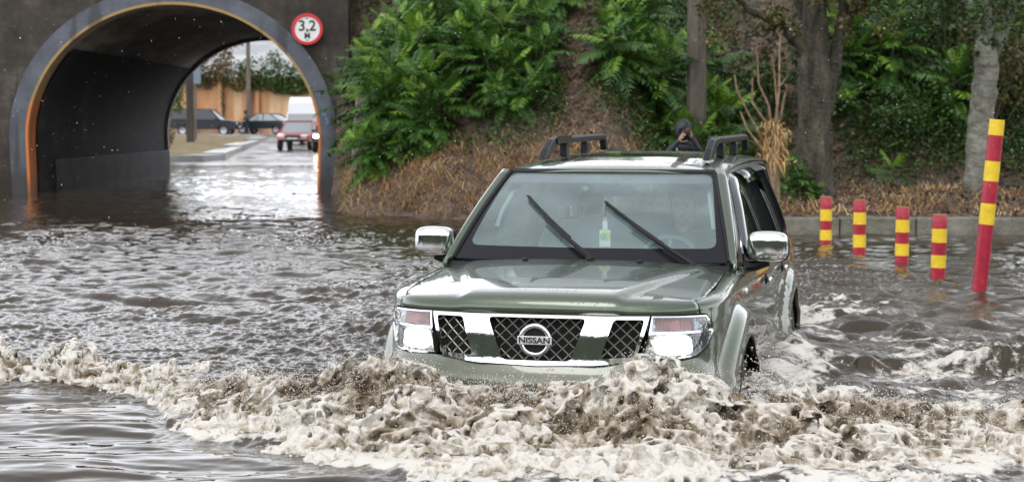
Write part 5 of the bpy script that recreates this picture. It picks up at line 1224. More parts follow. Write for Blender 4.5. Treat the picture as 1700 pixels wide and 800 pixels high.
def tree(name, x, y, z, segs, m, tips, label, nleaf, size, lm, seed, cr=1.0):
    "segs: list of (pts, radii); tips: crown cluster centres (local) with radius"
    t = empty(name, (x, y, z), label=label, cat='tree'); r = np.random.default_rng(seed); mb = MB()
    for k, (pts, rad) in enumerate(segs):
        P = [Vector(p) for p in pts]; Q = []; Rr = []
        for i in range(len(P) - 1):
            for j in range(6): q = j / 6; Q.append(P[i].lerp(P[i + 1], q) + Vector(r.normal(size=3) * .012)); Rr.append((rad[i] * (1 - q) + rad[i + 1] * q) * (1 + r.normal() * .035))
        Q.append(P[-1]); Rr.append(rad[-1]); mb.tube(Q, Rr, 16 if rad[0] > .1 else 7)
    o = mb.build('trunk', m, t, True, ang=80)
    # knobbly bark relief
    n = len(o.data.vertices); co = np.zeros(n * 3, np.float32); o.data.vertices.foreach_get('co', co); co = co.reshape(-1, 3); no = np.zeros(n * 3, np.float32); o.data.vertex_normals.foreach_get('vector', no); no = no.reshape(-1, 3)
    co += no * (.03 * fbm(co[:, 0] * 9 + co[:, 1] * 7, co[:, 2] * 3, 3, seed))[:, None]; o.data.vertices.foreach_set('co', co.ravel())
    P = []
    for (cx, cy, cz, cr_) in tips:
        k = int(nleaf * cr_ ** 2 / sum(q[3] ** 2 for q in tips)); nl = max(4, int(cr_ * 14)); c2 = np.array([cx, cy, cz]) + r.normal(size=(nl, 3)) * cr_ * .5; w = r.integers(0, nl, k)
        q = r.normal(size=(k, 3)); q /= np.linalg.norm(q, axis=1)[:, None]; P.append(c2[w] + q * cr_ * .33 * r.uniform(.3, 1, (k, 1)))
    P = np.vstack(P); V, F, T = leaves(len(P), P, size, seed, (.45, .2)); mk('crown', V, F, lm, t, attr={'tint': T}); return t
# forked tree behind the bollards
x0, y0 = 4.58, 27.2; z0 = float(bank_z(x0, y0)); K = 110.3
def T1(px, py, dy=0): return ((px - 850) * (27.2 + dy) / 3000 - x0, dy, CH - (py - 200) * (27.2 + dy) / 3000 - z0)
segs = [([T1(1353, 352), T1(1352, 300), T1(1351, 200), T1(1350, 120), T1(1352, 60), T1(1348, -60), T1(1352, -260)], [.33, .285, .26, .26, .2, .15, .08]),
        ([T1(1366, 190), T1(1380, 130), T1(1394, 50), T1(1405, -60), T1(1450, -250, -.5)], [.12, .11, .09, .08, .04]),
        ([T1(1345, 110), T1(1325, 75, -.1), T1(1295, 45, -.2), T1(1250, 22, -.5), T1(1190, -20, -.8)], [.10, .085, .06, .045, .02]),
        ([T1(1348, 80), T1(1330, 30, .2), T1(1310, -60, .4), T1(1240, -200, .8)], [.09, .08, .06, .03]),
        ([T1(1335, 130), T1(1318, 118, -.05), T1(1308, 122, -.1)], [.05, .03, .012]),
        ([T1(1394, 60), T1(1420, 10, -.3), T1(1470, -60, -.7)], [.06, .04, .02]), ([T1(1290, 45, -.2), T1(1262, 62, -.3), T1(1235, 60, -.4)], [.03, .015, .006])]
tips = [(*T1(1290, 20, -.3), .55), (*T1(1235, 20, -.6), .6), (*T1(1370, 10, -.3), .5), (*T1(1420, -20, -.6), .7), (*T1(1210, -90, -.8), 1.0), (*T1(1340, -120, 0), 1.2), (*T1(1450, -160, -.6), 1.2), (*T1(1300, -300, .4), 1.6), (*T1(1420, -400, 0), 1.6), (*T1(1200, -300, .6), 1.3), (*T1(1270, 60, -.2), .3)]
tree('forked_tree', x0, y0, z0, segs, m_bark, tips, 'thick grey trunked tree dividing into several stems right behind the car', 15000, .085, m_dull, 5)
x0, y0 = 7.12, 27.4; z0 = float(bank_z(x0, y0))
def T2(px, py, dy=0): return ((px - 850) * (27.4 + dy) / 3000 - x0, dy, CH - (py - 200) * (27.4 + dy) / 3000 - z0)
segs = [([T2(1620, 352), T2(1622, 300), T2(1626, 200), T2(1635, 110), T2(1634, 70)], [.225, .195, .19, .18, .16]), ([T2(1636, 95), T2(1618, 45), T2(1592, -10), T2(1560, -150, -.3)], [.10, .085, .06, .03]), ([T2(1640, 100), T2(1660, 50), T2(1684, -5), T2(1720, -150, .3)], [.11, .095, .07, .03]), ([T2(1636, 80), T2(1634, 20), T2(1628, -90), T2(1640, -260, .3)], [.09, .07, .05, .02])]
tips = [(*T2(1600, -10, -.4), .55), (*T2(1660, 5, -.5), .5), (*T2(1565, 15, .1), .5), (*T2(1700, -60, -.3), 1.0), (*T2(1560, -170, -.3), 1.1), (*T2(1650, -260, 0), 1.5), (*T2(1740, -250, 0), 1.3), (*T2(1638, 70, -.2), .25), (*T2(1530, -60, 0), .7)]
tree('pale_trunked_tree', x0, y0, z0, segs, m_bark2, tips, 'pale slender trunked tree forking near the top right, behind the tall striped post', 12000, .085, m_broad, 6)

# dry canes with a ball of straw
x0, y0 = 3.62, 26.0; z0 = float(bank_z(x0, y0)); t = empty('dry_cane_plant', (x0, y0, z0), label='bare tan canes rising out of a straw coloured tuft just behind the car', cat='plant')
def T3(px, py, dy=0): return ((px - 850) * (26 + dy) / 3000 - x0, dy, CH - (py - 200) * (26 + dy) / 3000 - z0)
m_cane = mat('tan_cane', rough=.8); noisy(m_cane, [(.35, (.10, .062, .035)), (.65, (.26, .18, .11))], 8, 6)
for pts in ([(1284, 225), (1292, 150), (1292, 80), (1293, 60)], [(1286, 225), (1290, 190), (1285, 130), (1280, 95)], [(1280, 215), (1275, 175), (1258, 140), (1254, 80)], [(1270, 240), (1245, 195), (1222, 150), (1218, 125)], [(1268, 250), (1240, 215), (1228, 185)], [(1292, 210), (1300, 165), (1306, 140)], [(1290, 145), (1298, 138), (1306, 127)], [(1277, 212), (1247, 170), (1248, 130)]):
    mb = MB(); n = len(pts); mb.tube([T3(*q, .05 * random.uniform(-1, 1)) for q in pts], [.022 - .015 * i / n for i in range(n)], 6); mb.build('cane', m_cane, t, True)
mb = MB(); mb.tube([T3(1285, 335), T3(1284, 280), T3(1286, 215)], [.10, .085, .05], 8); mb.build('stump', m_cane, t, True)
r = np.random.default_rng(3); V = []; F = []; T = []
for k in range(520):
    a = r.uniform(0, 6.283); b = np.array(T3(1283 + r.normal() * 9, r.uniform(205, 275))); l = r.uniform(.06, .22); d = np.array([math.cos(a) * 1.0, math.sin(a) * .8, r.normal(-.2, .5)]); w = np.array([-math.sin(a), math.cos(a), .3]) * .008
    n = len(V); V += [b - w, b + w, b + d * l * .5 - w + [0, 0, .03], b + d * l * .5 + w + [0, 0, .03], b + d * l - [0, 0, l * .5]]; F += [(n, n + 1, n + 3), (n, n + 3, n + 2), (n + 2, n + 3, n + 4)]; T += [r.uniform(.4, 1)] * 5
mk('straw_tuft', V, np.array(F), m_straw, t, attr={'tint': T})

# ---- things nobody can count: ground ivy, dead grass, leaf litter
def scatter(n, x0, x1, y0, y1, dens, seed):
    r = np.random.default_rng(seed); X = r.uniform(x0, x1, n); Y = r.uniform(y0, y1, n); k = r.random(n) < dens(X, Y); return X[k], Y[k], r
def gully(X, Y): return np.exp(-((X - 1.15 - .06 * (Y - 30)) / .38) ** 2) + np.exp(-((X - 5.35 + .0 * Y) / .75) ** 2) * (Y > 29)
X, Y, r = scatter(230000, -3.6, 12, 28.5, 41, lambda X, Y: np.clip(.55 + 1.3 * fbm(X * .9, Y * .9, 3, 21) + .4 * ss(1.2, 3.5, inland(X, Y)) * (X < 1.2) + .35 * (X > 2), 0, 1) * (1 - np.clip(gully(X, Y) * 1.1, 0, .97)) * ss(1.1, 2.3, inland(X, Y)) * np.where(X > 3, ss(30.8, 32.2, Y), 1), 31)
P = np.stack([X, Y, bank_z(X, Y) + r.uniform(.01, .20, len(X))], 1); V, F, T = leaves(len(P), P, .085, 32, (.4, .18), .3)
tag(mk('ground_ivy', V, F, m_broad, attr={'tint': T}), label='creeping green undergrowth covering the embankment slope', cat='undergrowth', kind='stuff')
def blades(X, Y, Z, lmin, lmax, r, wid=.006, flop=.9):
    n = len(X); a = r.uniform(0, 2 * np.pi, n); l = r.uniform(lmin, lmax, n); b = np.stack([X, Y, Z], 1); d = np.stack([np.cos(a), np.sin(a) - .35, r.normal(.35, .3, n)], 1); d /= np.linalg.norm(d, axis=1)[:, None]
    w = np.stack([-np.sin(a), np.cos(a), 0 * a], 1) * wid; m1 = b + d * l[:, None] * .5 + np.array([0, 0, 1]) * (l * .12)[:, None]; e = b + d * l[:, None] - np.array([0, 0, 1]) * (l * flop * .4)[:, None]
    V = np.stack([b - w, b + w, m1 - w * .8, m1 + w * .8, e], 1).reshape(-1, 3); i = np.arange(n)[:, None] * 5; F = np.concatenate([i + [0, 1, 3], i + [0, 3, 2], i + [2, 3, 4]], 0); return V, F
def sden(X, Y):
    s = inland(X, Y); a = ss(.0, .15, s) * (1 - ss(1.1, 2.1, s)) * (X < 1.5); g = np.exp(-((X - 1.1) / .5) ** 2) * .35; b = (X > 1.8) * ss(.3, .8, s) * (1 - ss(5.5, 7.5, s)) * np.clip(.05 + .8 * fbm(X, Y, 3, 8), 0, .3); c = .05 * (s > 0)
    return np.clip(a * (.75 + .6 * fbm(X * 2, Y * 2, 2, 40)) + b + c + g * (s > 0) * .3, 0, 1)
X, Y, r = scatter(130000, -3.6, 11, 23.9, 35, sden, 41); V, F = blades(X, Y, bank_z(X, Y) - .01, .10, .34, r); T = np.repeat(np.clip(.50 + .7 * fbm(X * 1.5, Y * 1.5, 3, 44) + r.normal(0, .17, len(X)), 0, 1), 5)
tag(mk('dead_grass', V, F, m_straw, attr={'tint': T}), label='matted orange brown dead grass on the lower slope and verge', cat='dead grass', kind='stuff')
X, Y, r = scatter(14000, -3.4, 9, 24, 30, lambda X, Y: (inland(X, Y) > .02) * (inland(X, Y) < .35) * np.clip(.3 + 1.5 * fbm(X * 2.3, Y * 2, 2, 51), 0, 1) * (X < 3), 52); V, F = blades(X, Y, bank_z(X, Y) - .01, .08, .24, r, .007, .3)
tag(mk('green_grass', V, F, m_fern, attr={'tint': np.repeat(np.clip(r.normal(.5, .15, len(X)), 0, 1), 5)}), label='thin green grass along the edge of the flood water', cat='grass', kind='stuff')
X, Y, r = scatter(60000, -3, 12, 24, 37, lambda X, Y: ((X > 2.2) | (gully(X, Y) > .35)) * .8 * (inland(X, Y) > .1), 61); P = np.stack([X, Y, bank_z(X, Y) + .012], 1); V, F, T = leaves(len(P), P, .075, 62, (.33, .25), 2.0)
tag(mk('leaf_litter', V, F, m_litter, attr={'tint': T}), label='dead leaves and clods lying on the dark mulch and the mud track', cat='leaf litter', kind='stuff')
# dark stones along the verge
m_stone = mat('dark_wet_stone', rough=.4); noisy(m_stone, [(.35, (.012, .011, .01)), (.6, (.045, .04, .034)), (.8, (.2, .19, .16))], 6, 6); bump(m_stone, 12, .8, .03)
r = np.random.default_rng(9)
def stone(x, y, s, lb, grp, zs=.6):
    mb = MB(); mb.blob((0, 0, s * .25), (s * r.uniform(.8, 1.2), s * r.uniform(.6, .9), s * zs), 2.2, 14, 9)
    for v in mb.V: k = 1 + .55 * float(fbm(v.x * 6 / s * .3 + x, v.y * 5 / s * .3 + v.z * 7 / s * .3 + y, 3, 2)); v[:] = v * k
    o = mb.build('stone', m_stone, None, True, ang=180); o.location = (x, y, float(bank_z(x, y))); tag(o, lb, 'stone', grp)
for k in range(9): stone(6.15 + k * .13 + r.normal() * .03, 31.0 + r.normal() * .1, .09 * r.uniform(.7, 1.4), 'dark lump in the low row of black stones left of the pale trunk', 'dark stones left of the pale trunk')
for k in range(9): stone(7.9 + k * .16 + r.normal() * .03, 30.6 + r.normal() * .1, .10 * r.uniform(.7, 1.4), 'dark lump in the low row of black stones right of the pale trunk', 'dark stones right of the pale trunk')
for k in range(12): stone(3.95 + k * .12 + r.normal() * .05, 25.9 + r.normal() * .25, .065 * r.uniform(.6, 1.4), 'dark clod on the verge at the foot of the forked tree', 'dark clods at the foot of the forked tree')

# ---- vegetation beyond the tunnel
def fbush(px, py, d, rx, rz, n, m, lb, seed, tint=(.4, .2), sz=.25):
    p = at(px, py, d); bush('far_bush', p.x, p.y, p.z - rz * .5, rx, rx * .7, rz, n, sz, m, lb, seed, tint=tint)
fbush(272, 222, 68, .55, 1.0, 900, m_dull, 'round reddish brown bush at the left edge of the tunnel view', 401, (.7, .15), .10)
fbush(283, 150, 90, 1.1, 2.4, 1500, m_broad, 'green young tree at the left edge of the tunnel view', 402, (.6, .2), .2)
for k, (px, py, w, h, tt, lb) in enumerate([(300, 128, 1.8, 2.0, .5, 'green bush on top of the ochre wall left of the dark pole'), (345, 122, 1.6, 2.4, .45, 'bush on the ochre wall just right of the dark pole'), (372, 112, 1.5, 2.6, .9, 'reddish autumn bush on top of the ochre wall'), (400, 132, 1.8, 1.8, .5, 'green bush on the ochre wall at the thin concrete pole'),
     (430, 132, 1.7, 1.7, .45, 'green bush on the ochre wall right of the thin concrete pole'), (460, 136, 1.8, 1.8, .5, 'green bush on the ochre wall above the saloon car'), (490, 138, 1.9, 1.7, .45, 'green bush on the ochre wall above the white van'), (515, 135, 1.8, 1.8, .45, 'green bush on the ochre wall at the right edge of the tunnel view')]):
    fbush(px, py, 149, w, h, 1100, m_dull if tt > .8 or k in (1, 3) else m_broad, lb, 410 + k, (tt, .2), .26)
fbush(372, 185 - 12, 148.6, .35, 2.6, 260, m_broad, 'hanging strand of ivy on the ochre wall', 430, (.3, .1), .18)
for k, (px, py) in enumerate([(330, 84), (385, 70), (455, 82), (500, 66)]): fbush(px, py, 195 + 10 * k, 3.0, 2.6, 700, m_dull, ['low scrub far up the paved slope at its left', 'low scrub at the top middle of the paved slope', 'low scrub on the paved slope right of the thin pole', 'low scrub far up the paved slope at its right'][k], 440 + k, (.4, .2), .45)
# ================================================================== flood water
def tile(Nn, Lt, kmin, kmax, p, seed, aniso=0.0):
    r = np.random.default_rng(seed); k = np.fft.fftfreq(Nn, Lt / Nn); KX, KY = np.meshgrid(k, k); K = np.hypot(KX, KY) + 1e-9
    A = K ** (-p) * (1 / (1 + (kmin / K) ** 6)) * np.exp(-(K / kmax) ** 2); A = A * (1 - aniso * (KX / K) ** 2); A[0, 0] = 0
    h = np.fft.ifft2(A * np.exp(2j * np.pi * r.random((Nn, Nn)))).real; return (h / h.std()).astype(np.float32), Lt
def samp(t, x, y, ang=0.):
    h, Lt = t; n = len(h); c, s = math.cos(ang), math.sin(ang); X = (x * c + y * s) / Lt * n; Y = (-x * s + y * c) / Lt * n
    xi = np.floor(X).astype(int); yi = np.floor(Y).astype(int); fx = X - xi; fy = Y - yi
    a = h[yi % n, xi % n]; b = h[yi % n, (xi + 1) % n]; d = h[(yi + 1) % n, xi % n]; e = h[(yi + 1) % n, (xi + 1) % n]
    return (a * (1 - fx) + b * fx) * (1 - fy) + (d * (1 - fx) + e * fx) * fy
TA = tile(512, 11.7, .35, 1.9, 1.8, 1, .88); TB = tile(512, 5.3, 1.3, 5.0, 1.6, 2, .75); TC = tile(512, 2.9, 5, 22, 1.4, 3, .2)
CRX = np.array([-6., -3.9, -3.0, -2.45, -2.0, -1.6, -1.2, -.85, -.3, .3, .9, 1.2, 1.6, 2.2, 3.0, 5.]); CRY = np.array([10.9, 10.75, 10.62, 10.45, 10.05, 9.45, 9.15, 8.98, 8.80, 8.66, 8.52, 8.55, 8.62, 8.62, 8.60, 8.6])
LEX = np.array([-6., -3.2, -2.6, -2.1, -1.85, -1.70, -1.45, -1.25, -.9, -.6, -.3, .3, 1.2, 1.9, 2.2, 2.5, 5.]); LEY = np.array([10.55, 10.45, 10.25, 9.85, 9.35, 8.75, 8.35, 8.2, 7.9, 7.62, 7.4, 7.25, 7.25, 7.35, 7.6, 7.9, 8.])
CHX = np.array([-6., -3.2, -2.6, -2.2, -1.7, -1.3, -.95, -.8, -.55, -.25, .05, .35, .62, .85, 1.1, 1.4, 1.8, 2.2, 3, 5]); CHH = np.array([.06, .085, .075, .05, .05, .10, .15, .21, .24, .13, .14, .13, .25, .16, .15, .12, .09, .08, .08, .08])
def crest(x): return np.interp(x, CRX, CRY)
def lead(x): return np.interp(x, LEX, LEY) + .22 * vn(x * 3.1, x * 0, 3) + .13 * vn(x * 9, x * 0, 5) + .07 * vn(x * 27, x * 0, 6)
def env(x, y):
    "smooth height of the churned bow wave"
    c = crest(x) + .06 * vn(x * 2.3, x * 0 + 3, 8); l = lead(x); h = np.interp(x, CHX, CHH); n = c - y; w = np.maximum(c - l, .15)
    front = h * np.exp(-np.clip(n, 0, None) ** 2 / (2 * (.30 * w + .06) ** 2)) + .045 * ss(1.02, .80, n / w)
    back = h * np.exp(-(np.clip(-n, 0, None) / (.22 + .1 * (np.abs(x) > 1.4))) ** 2) - .0
    return np.where(n > 0, front, back) * 1.0 - .05 * ss(1.0, 1.12, n / w)
def incar(x, y):
    dx, dy = x - CAR.location.x, y - CAR.location.y; c, s = math.cos(CARYAW), math.sin(CARYAW); a = dx * s + dy * c; b = dx * c - dy * s; return a, b
def foamy(x, y):
    c = crest(x); l = lead(x); n = (c - y) / np.maximum(c - l, .15); f = ss(1.08, .9, n) * ss(-.5, -.15, (c - y))
    return f
def turb(x, y):
    "how churned the surface is, 0 calm .. 1"
    c = crest(x); l = lead(x); front = ss(.0, .4, l - y)              # ahead of the leading edge: calm
    a, b = incar(x, y); wake = np.exp(-((np.abs(b) - 1.2) / .8) ** 2) * ss(-.4, .6, a) * (1 - ss(5, 12, a)); right = .75 * ss(.9, 1.6, x) * ss(8.3, 9.2, y) * (1 - ss(11.5, 14.5, y))
    return np.clip(.32 * (1 - front) + wake * .75 + right * .75, 0, 1.1), front
def water_z(x, y):
    T, front = turb(x, y); tun = ss(24, 31, y) * (1 - ss(-2, 3, x)); calm_far = 1 - .45 * tun
    mod = np.clip(.75 + 1.3 * fbm(x * .22, y * .13, 3, 70), .25, 1.5)
    zA = samp(TA, x, y, .12); zB = samp(TB, x, y, -.2); zC = samp(TC, x, y, .4); zC2 = samp(TC, x * 1.7, y * 1.7, 1.1)
    rip = np.clip(.5 + 1.8 * fbm(x * .5 + 7, y * .35, 3, 90), .12, 1.6)
    z = (.0125 * zA * (1 - .45 * T) + (.0080 * zB * (1 + .7 * T) + (.0027 * zC * (1 + 1.9 * T) + .0016 * zC2 * (1 + 2.2 * T)) * rip) * (1 - .90 * front)) * calm_far * (mod * (1 - front) + front)
    z += .0055 * front * samp(TA, x * 2.6, y * 5.2, .05) + .0012 * front * samp(TB, x * 2, y * 3.4, .1)
    # sharper crests where churned
    z += T * .014 * np.abs(samp(TB, x + 3, y, .9)) - .01 * T
    # splash region sits under the splash body
    f = foamy(x, y); z = z + np.clip(env(x, y), 0, 1) * .55 * f
    # pushed-up ring and trough along the car's flanks, hollow under the car body
    a, b = incar(x, y); ins = ss(.12, .30, a) * (1 - ss(4.5, 4.68, a)) * (1 - ss(.74, .85, np.abs(b))); z = z * (1 - ins) - .30 * ins
    z += .05 * np.exp(-((np.abs(b) - 1.0) / .12) ** 2) * ss(.3, .8, a) * (1 - ss(4, 5, a))
    # side roller on the right
    z += .07 * np.exp(-((y - 10.7 - .12 * np.sin(x * 3)) / .16) ** 2) * ss(1.6, 2.1, x) * (.4 + 1.3 * np.abs(samp(TB, x, y, 0)) * .6)
    return z
def foam_mask(x, y):
    T, front = turb(x, y); f = foamy(x, y)
    z = samp(TB, x, y, -.2); streak = .8 * fbm(x * 3 + .5 * vn(y * 2, x), y * 5, 5, 60) + .6 * fbm(x * 14, y * 18, 4, 66)
    a, b = incar(x, y); side = np.exp(-((np.abs(b) - 1.02) / .22) ** 2) * ss(.2, .8, a) * (1 - ss(5, 7, a))
    w = .6 * f + .46 * np.clip(T - .3, 0, 1) + .16 * side + .08 * np.exp(-((y - 10.7) / .25) ** 2) * ss(1.6, 2.1, x)
    return np.clip((w + .55 * streak - .28) * 1.9, 0, 1) * np.clip(w * 3, 0, 1)
m_water = mat('flood_water', (.042, .031, .020), .02, 0, .5, ior=1.40)
at_ = N(m_water, 'ShaderNodeAttribute'); at_.attribute_name = 'foam'; tc = N(m_water, 'ShaderNodeTexCoord')
nz = N(m_water, 'ShaderNodeTexNoise'); nz.inputs['Scale'].default_value = 14; nz.inputs['Detail'].default_value = 8; nz.inputs['Roughness'].default_value = .7; nz.inputs['Distortion'].default_value = 1.2; L(m_water, tc.outputs['Object'], nz.inputs['Vector'])
ad = N(m_water, 'ShaderNodeMath'); ad.operation = 'MULTIPLY_ADD'; L(m_water, nz.outputs['Fac'], ad.inputs[0]); ad.inputs[1].default_value = 1.2; ad.inputs[2].default_value = -.62
a2 = N(m_water, 'ShaderNodeMath'); a2.operation = 'ADD'; L(m_water, ad.outputs[0], a2.inputs[0]); L(m_water, at_.outputs['Fac'], a2.inputs[1])
mr = N(m_water, 'ShaderNodeMapRange'); mr.inputs[1].default_value = .28; mr.inputs[2].default_value = .62; L(m_water, a2.outputs[0], mr.inputs[0])
g0 = N(m_water, 'ShaderNodeMath'); g0.operation = 'MULTIPLY'; L(m_water, mr.outputs[0], g0.inputs[0]); g1 = N(m_water, 'ShaderNodeMapRange'); g1.inputs[1].default_value = .01; g1.inputs[2].default_value = .12; L(m_water, at_.outputs['Fac'], g1.inputs[0]); L(m_water, g1.outputs[0], g0.inputs[1])
mx = N(m_water, 'ShaderNodeMix'); mx.data_type = 'RGBA'; mx.inputs['A'].default_value = (.042, .031, .020, 1); mx.inputs['B'].default_value = (.60, .57, .52, 1); L(m_water, g0.outputs[0], mx.inputs['Factor']); L(m_water, mx.outputs['Result'], B(m_water).inputs['Base Color'])
mr2 = N(m_water, 'ShaderNodeMapRange'); mr2.inputs[3].default_value = .02; mr2.inputs[4].default_value = .5; L(m_water, g0.outputs[0], mr2.inputs[0]); L(m_water, mr2.outputs[0], B(m_water).inputs['Roughness'])
n2 = N(m_water, 'ShaderNodeTexNoise'); n2.inputs['Scale'].default_value = 32; n2.inputs['Detail'].default_value = 4; L(m_water, tc.outputs['Object'], n2.inputs['Vector'])
bp = N(m_water, 'ShaderNodeBump'); bp.inputs['Distance'].default_value = .006; L(m_water, n2.outputs['Fac'], bp.inputs['Height'])
at2 = N(m_water, 'ShaderNodeAttribute'); at2.attribute_name = 'chop'; L(m_water, at2.outputs['Fac'], bp.inputs['Strength']); L(m_water, bp.outputs[0], B(m_water).inputs['Normal'])
# near, finely meshed water; rows get coarser with distance. One sheet, height from world position only
yr = [6.6]
while yr[-1] < 61.5: yr.append(yr[-1] + max(.010, .00009 * yr[-1] ** 2 + .0005 * yr[-1]))
yr = np.array(yr); nx = 860; tt = np.linspace(-1, 1, nx)
Y = np.repeat(yr[:, None], nx, 1); half = 3.0 + .30 * (yr - 6.6) + .008 * (yr - 6.6) ** 2; X = tt[None, :] * half[:, None]
Z = water_z(X, Y); FM = foam_mask(X, Y); T_, fr_w = turb(X, Y)
far = ss(56, 61, Y); Z = Z * (1 - far) - .02 * far
o = mk('flood_water', np.stack([X.ravel(), Y.ravel(), Z.ravel()], 1), grid_faces(nx, len(yr)), m_water, None, True, attr={'foam': FM.ravel(), 'chop': (np.clip(.2 + .9 * T_, 0, 1) * (1 - .85 * fr_w)).ravel()})
tag(o, kind='structure')
# wider, coarser skirts of the same water outside the fine sheet
def skirt(nm, x0, x1, y0, y1, st, side=None):
    xs_ = np.arange(x0, x1 + st, st); ys_ = np.arange(y0, y1 + st, st)
    h = lambda y: 3.0 + .30 * (y - 6.6) + .008 * (y - 6.6) ** 2
    def keep(X, Y): return (np.abs(X) > np.where(Y > 6.6, h(Y), 0) - .35) if side is None else np.ones(X.shape, bool)
    o = sheet(nm, xs_, ys_, lambda X, Y: -.035 + .008 * samp(TA, X, Y, .12), m_water, keep=keep, attr={'foam': np.zeros(len(xs_) * len(ys_)), 'chop': np.full(len(xs_) * len(ys_), .3)}); tag(o, kind='structure')
skirt('water', -38, 38, -12, 36, .25)

# ================================================================== splash: iso-surface of a churned density field
def bsp(nc, no):
    "cubic B-spline resampling matrix (no x nc)"
    t = np.linspace(0, nc - 3 - 1e-6, no); i = np.floor(t).astype(int); f = t - i; M = np.zeros((no, nc), np.float32); r_ = np.arange(no)
    for k, w in enumerate(((1 - f) ** 3 / 6, (3 * f ** 3 - 6 * f ** 2 + 4) / 6, (-3 * f ** 3 + 3 * f ** 2 + 3 * f + 1) / 6, f ** 3 / 6)): M[r_, i + k] += w
    return M
def noise3(shape, cell, vox, r):
    n = [max(4, int(s * vox / c) + 4) for s, c in zip(shape, cell)]; G = r.normal(size=n).astype(np.float32)
    G = np.tensordot(bsp(n[0], shape[0]), G, (1, 0)); G = np.tensordot(G, bsp(n[1], shape[1]), (1, 1)); G = np.tensordot(G, bsp(n[2], shape[2]), (1, 1))   # -> x, y, z
    return (G / .42).astype(np.float32)
def surface_nets(D):
    "D > 0 inside. returns verts (index space) and quads"
    nx, ny, nz = D.shape; S = D > 0
    c = S[:-1, :-1, :-1].astype(np.int8)
    cnt = sum(S[i:nx - 1 + i, j:ny - 1 + j, k:nz - 1 + k].astype(np.int8) for i in (0, 1) for j in (0, 1) for k in (0, 1))
    act = (cnt > 0) & (cnt < 8); idx = np.argwhere(act); ID = np.full(act.shape, -1, np.int32); ID[act] = np.arange(len(idx))
    acc = np.zeros((len(idx), 3), np.float32); num = np.zeros(len(idx), np.float32); I, J, K = idx.T
    cor = [(i, j, k) for i in (0, 1) for j in (0, 1) for k in (0, 1)]
    for a in cor:
        for ax in range(3):
            if a[ax] == 0:
                b = list(a); b[ax] = 1; da = D[I + a[0], J + a[1], K + a[2]]; db = D[I + b[0], J + b[1], K + b[2]]; m = (da > 0) != (db > 0)
                t = np.where(m, da / (da - db + 1e-12), 0); p = np.array(a, np.float32)[None, :].repeat(len(idx), 0); p[:, ax] += t; acc += p * m[:, None]; num += m
    V = idx + acc / np.maximum(num, 1)[:, None]; Q = []
    for ax in range(3):
        sl0 = [slice(None)] * 3; sl1 = [slice(None)] * 3; sl0[ax] = slice(0, -1); sl1[ax] = slice(1, None); A = S[tuple(sl0)]; Bq = S[tuple(sl1)]; o1, o2 = [q for q in range(3) if q != ax]
        e = np.argwhere(A != Bq); e = e[(e[:, o1] > 0) & (e[:, o2] > 0) & (e[:, o1] < D.shape[o1] - 1) & (e[:, o2] < D.shape[o2] - 1)]
        ins = A[e[:, 0], e[:, 1], e[:, 2]]
        def q(d1, d2): f = e.copy(); f[:, o1] += d1; f[:, o2] += d2; return ID[f[:, 0], f[:, 1], f[:, 2]]
        quad = np.stack([q(-1, -1), q(0, -1), q(0, 0), q(-1, 0)], 1); flip = ins if ax != 1 else ~ins; quad[~flip] = quad[~flip][:, ::-1]; Q.append(quad)
    Q = np.vstack(Q); Q = Q[(Q >= 0).all(1)]; return V, Q
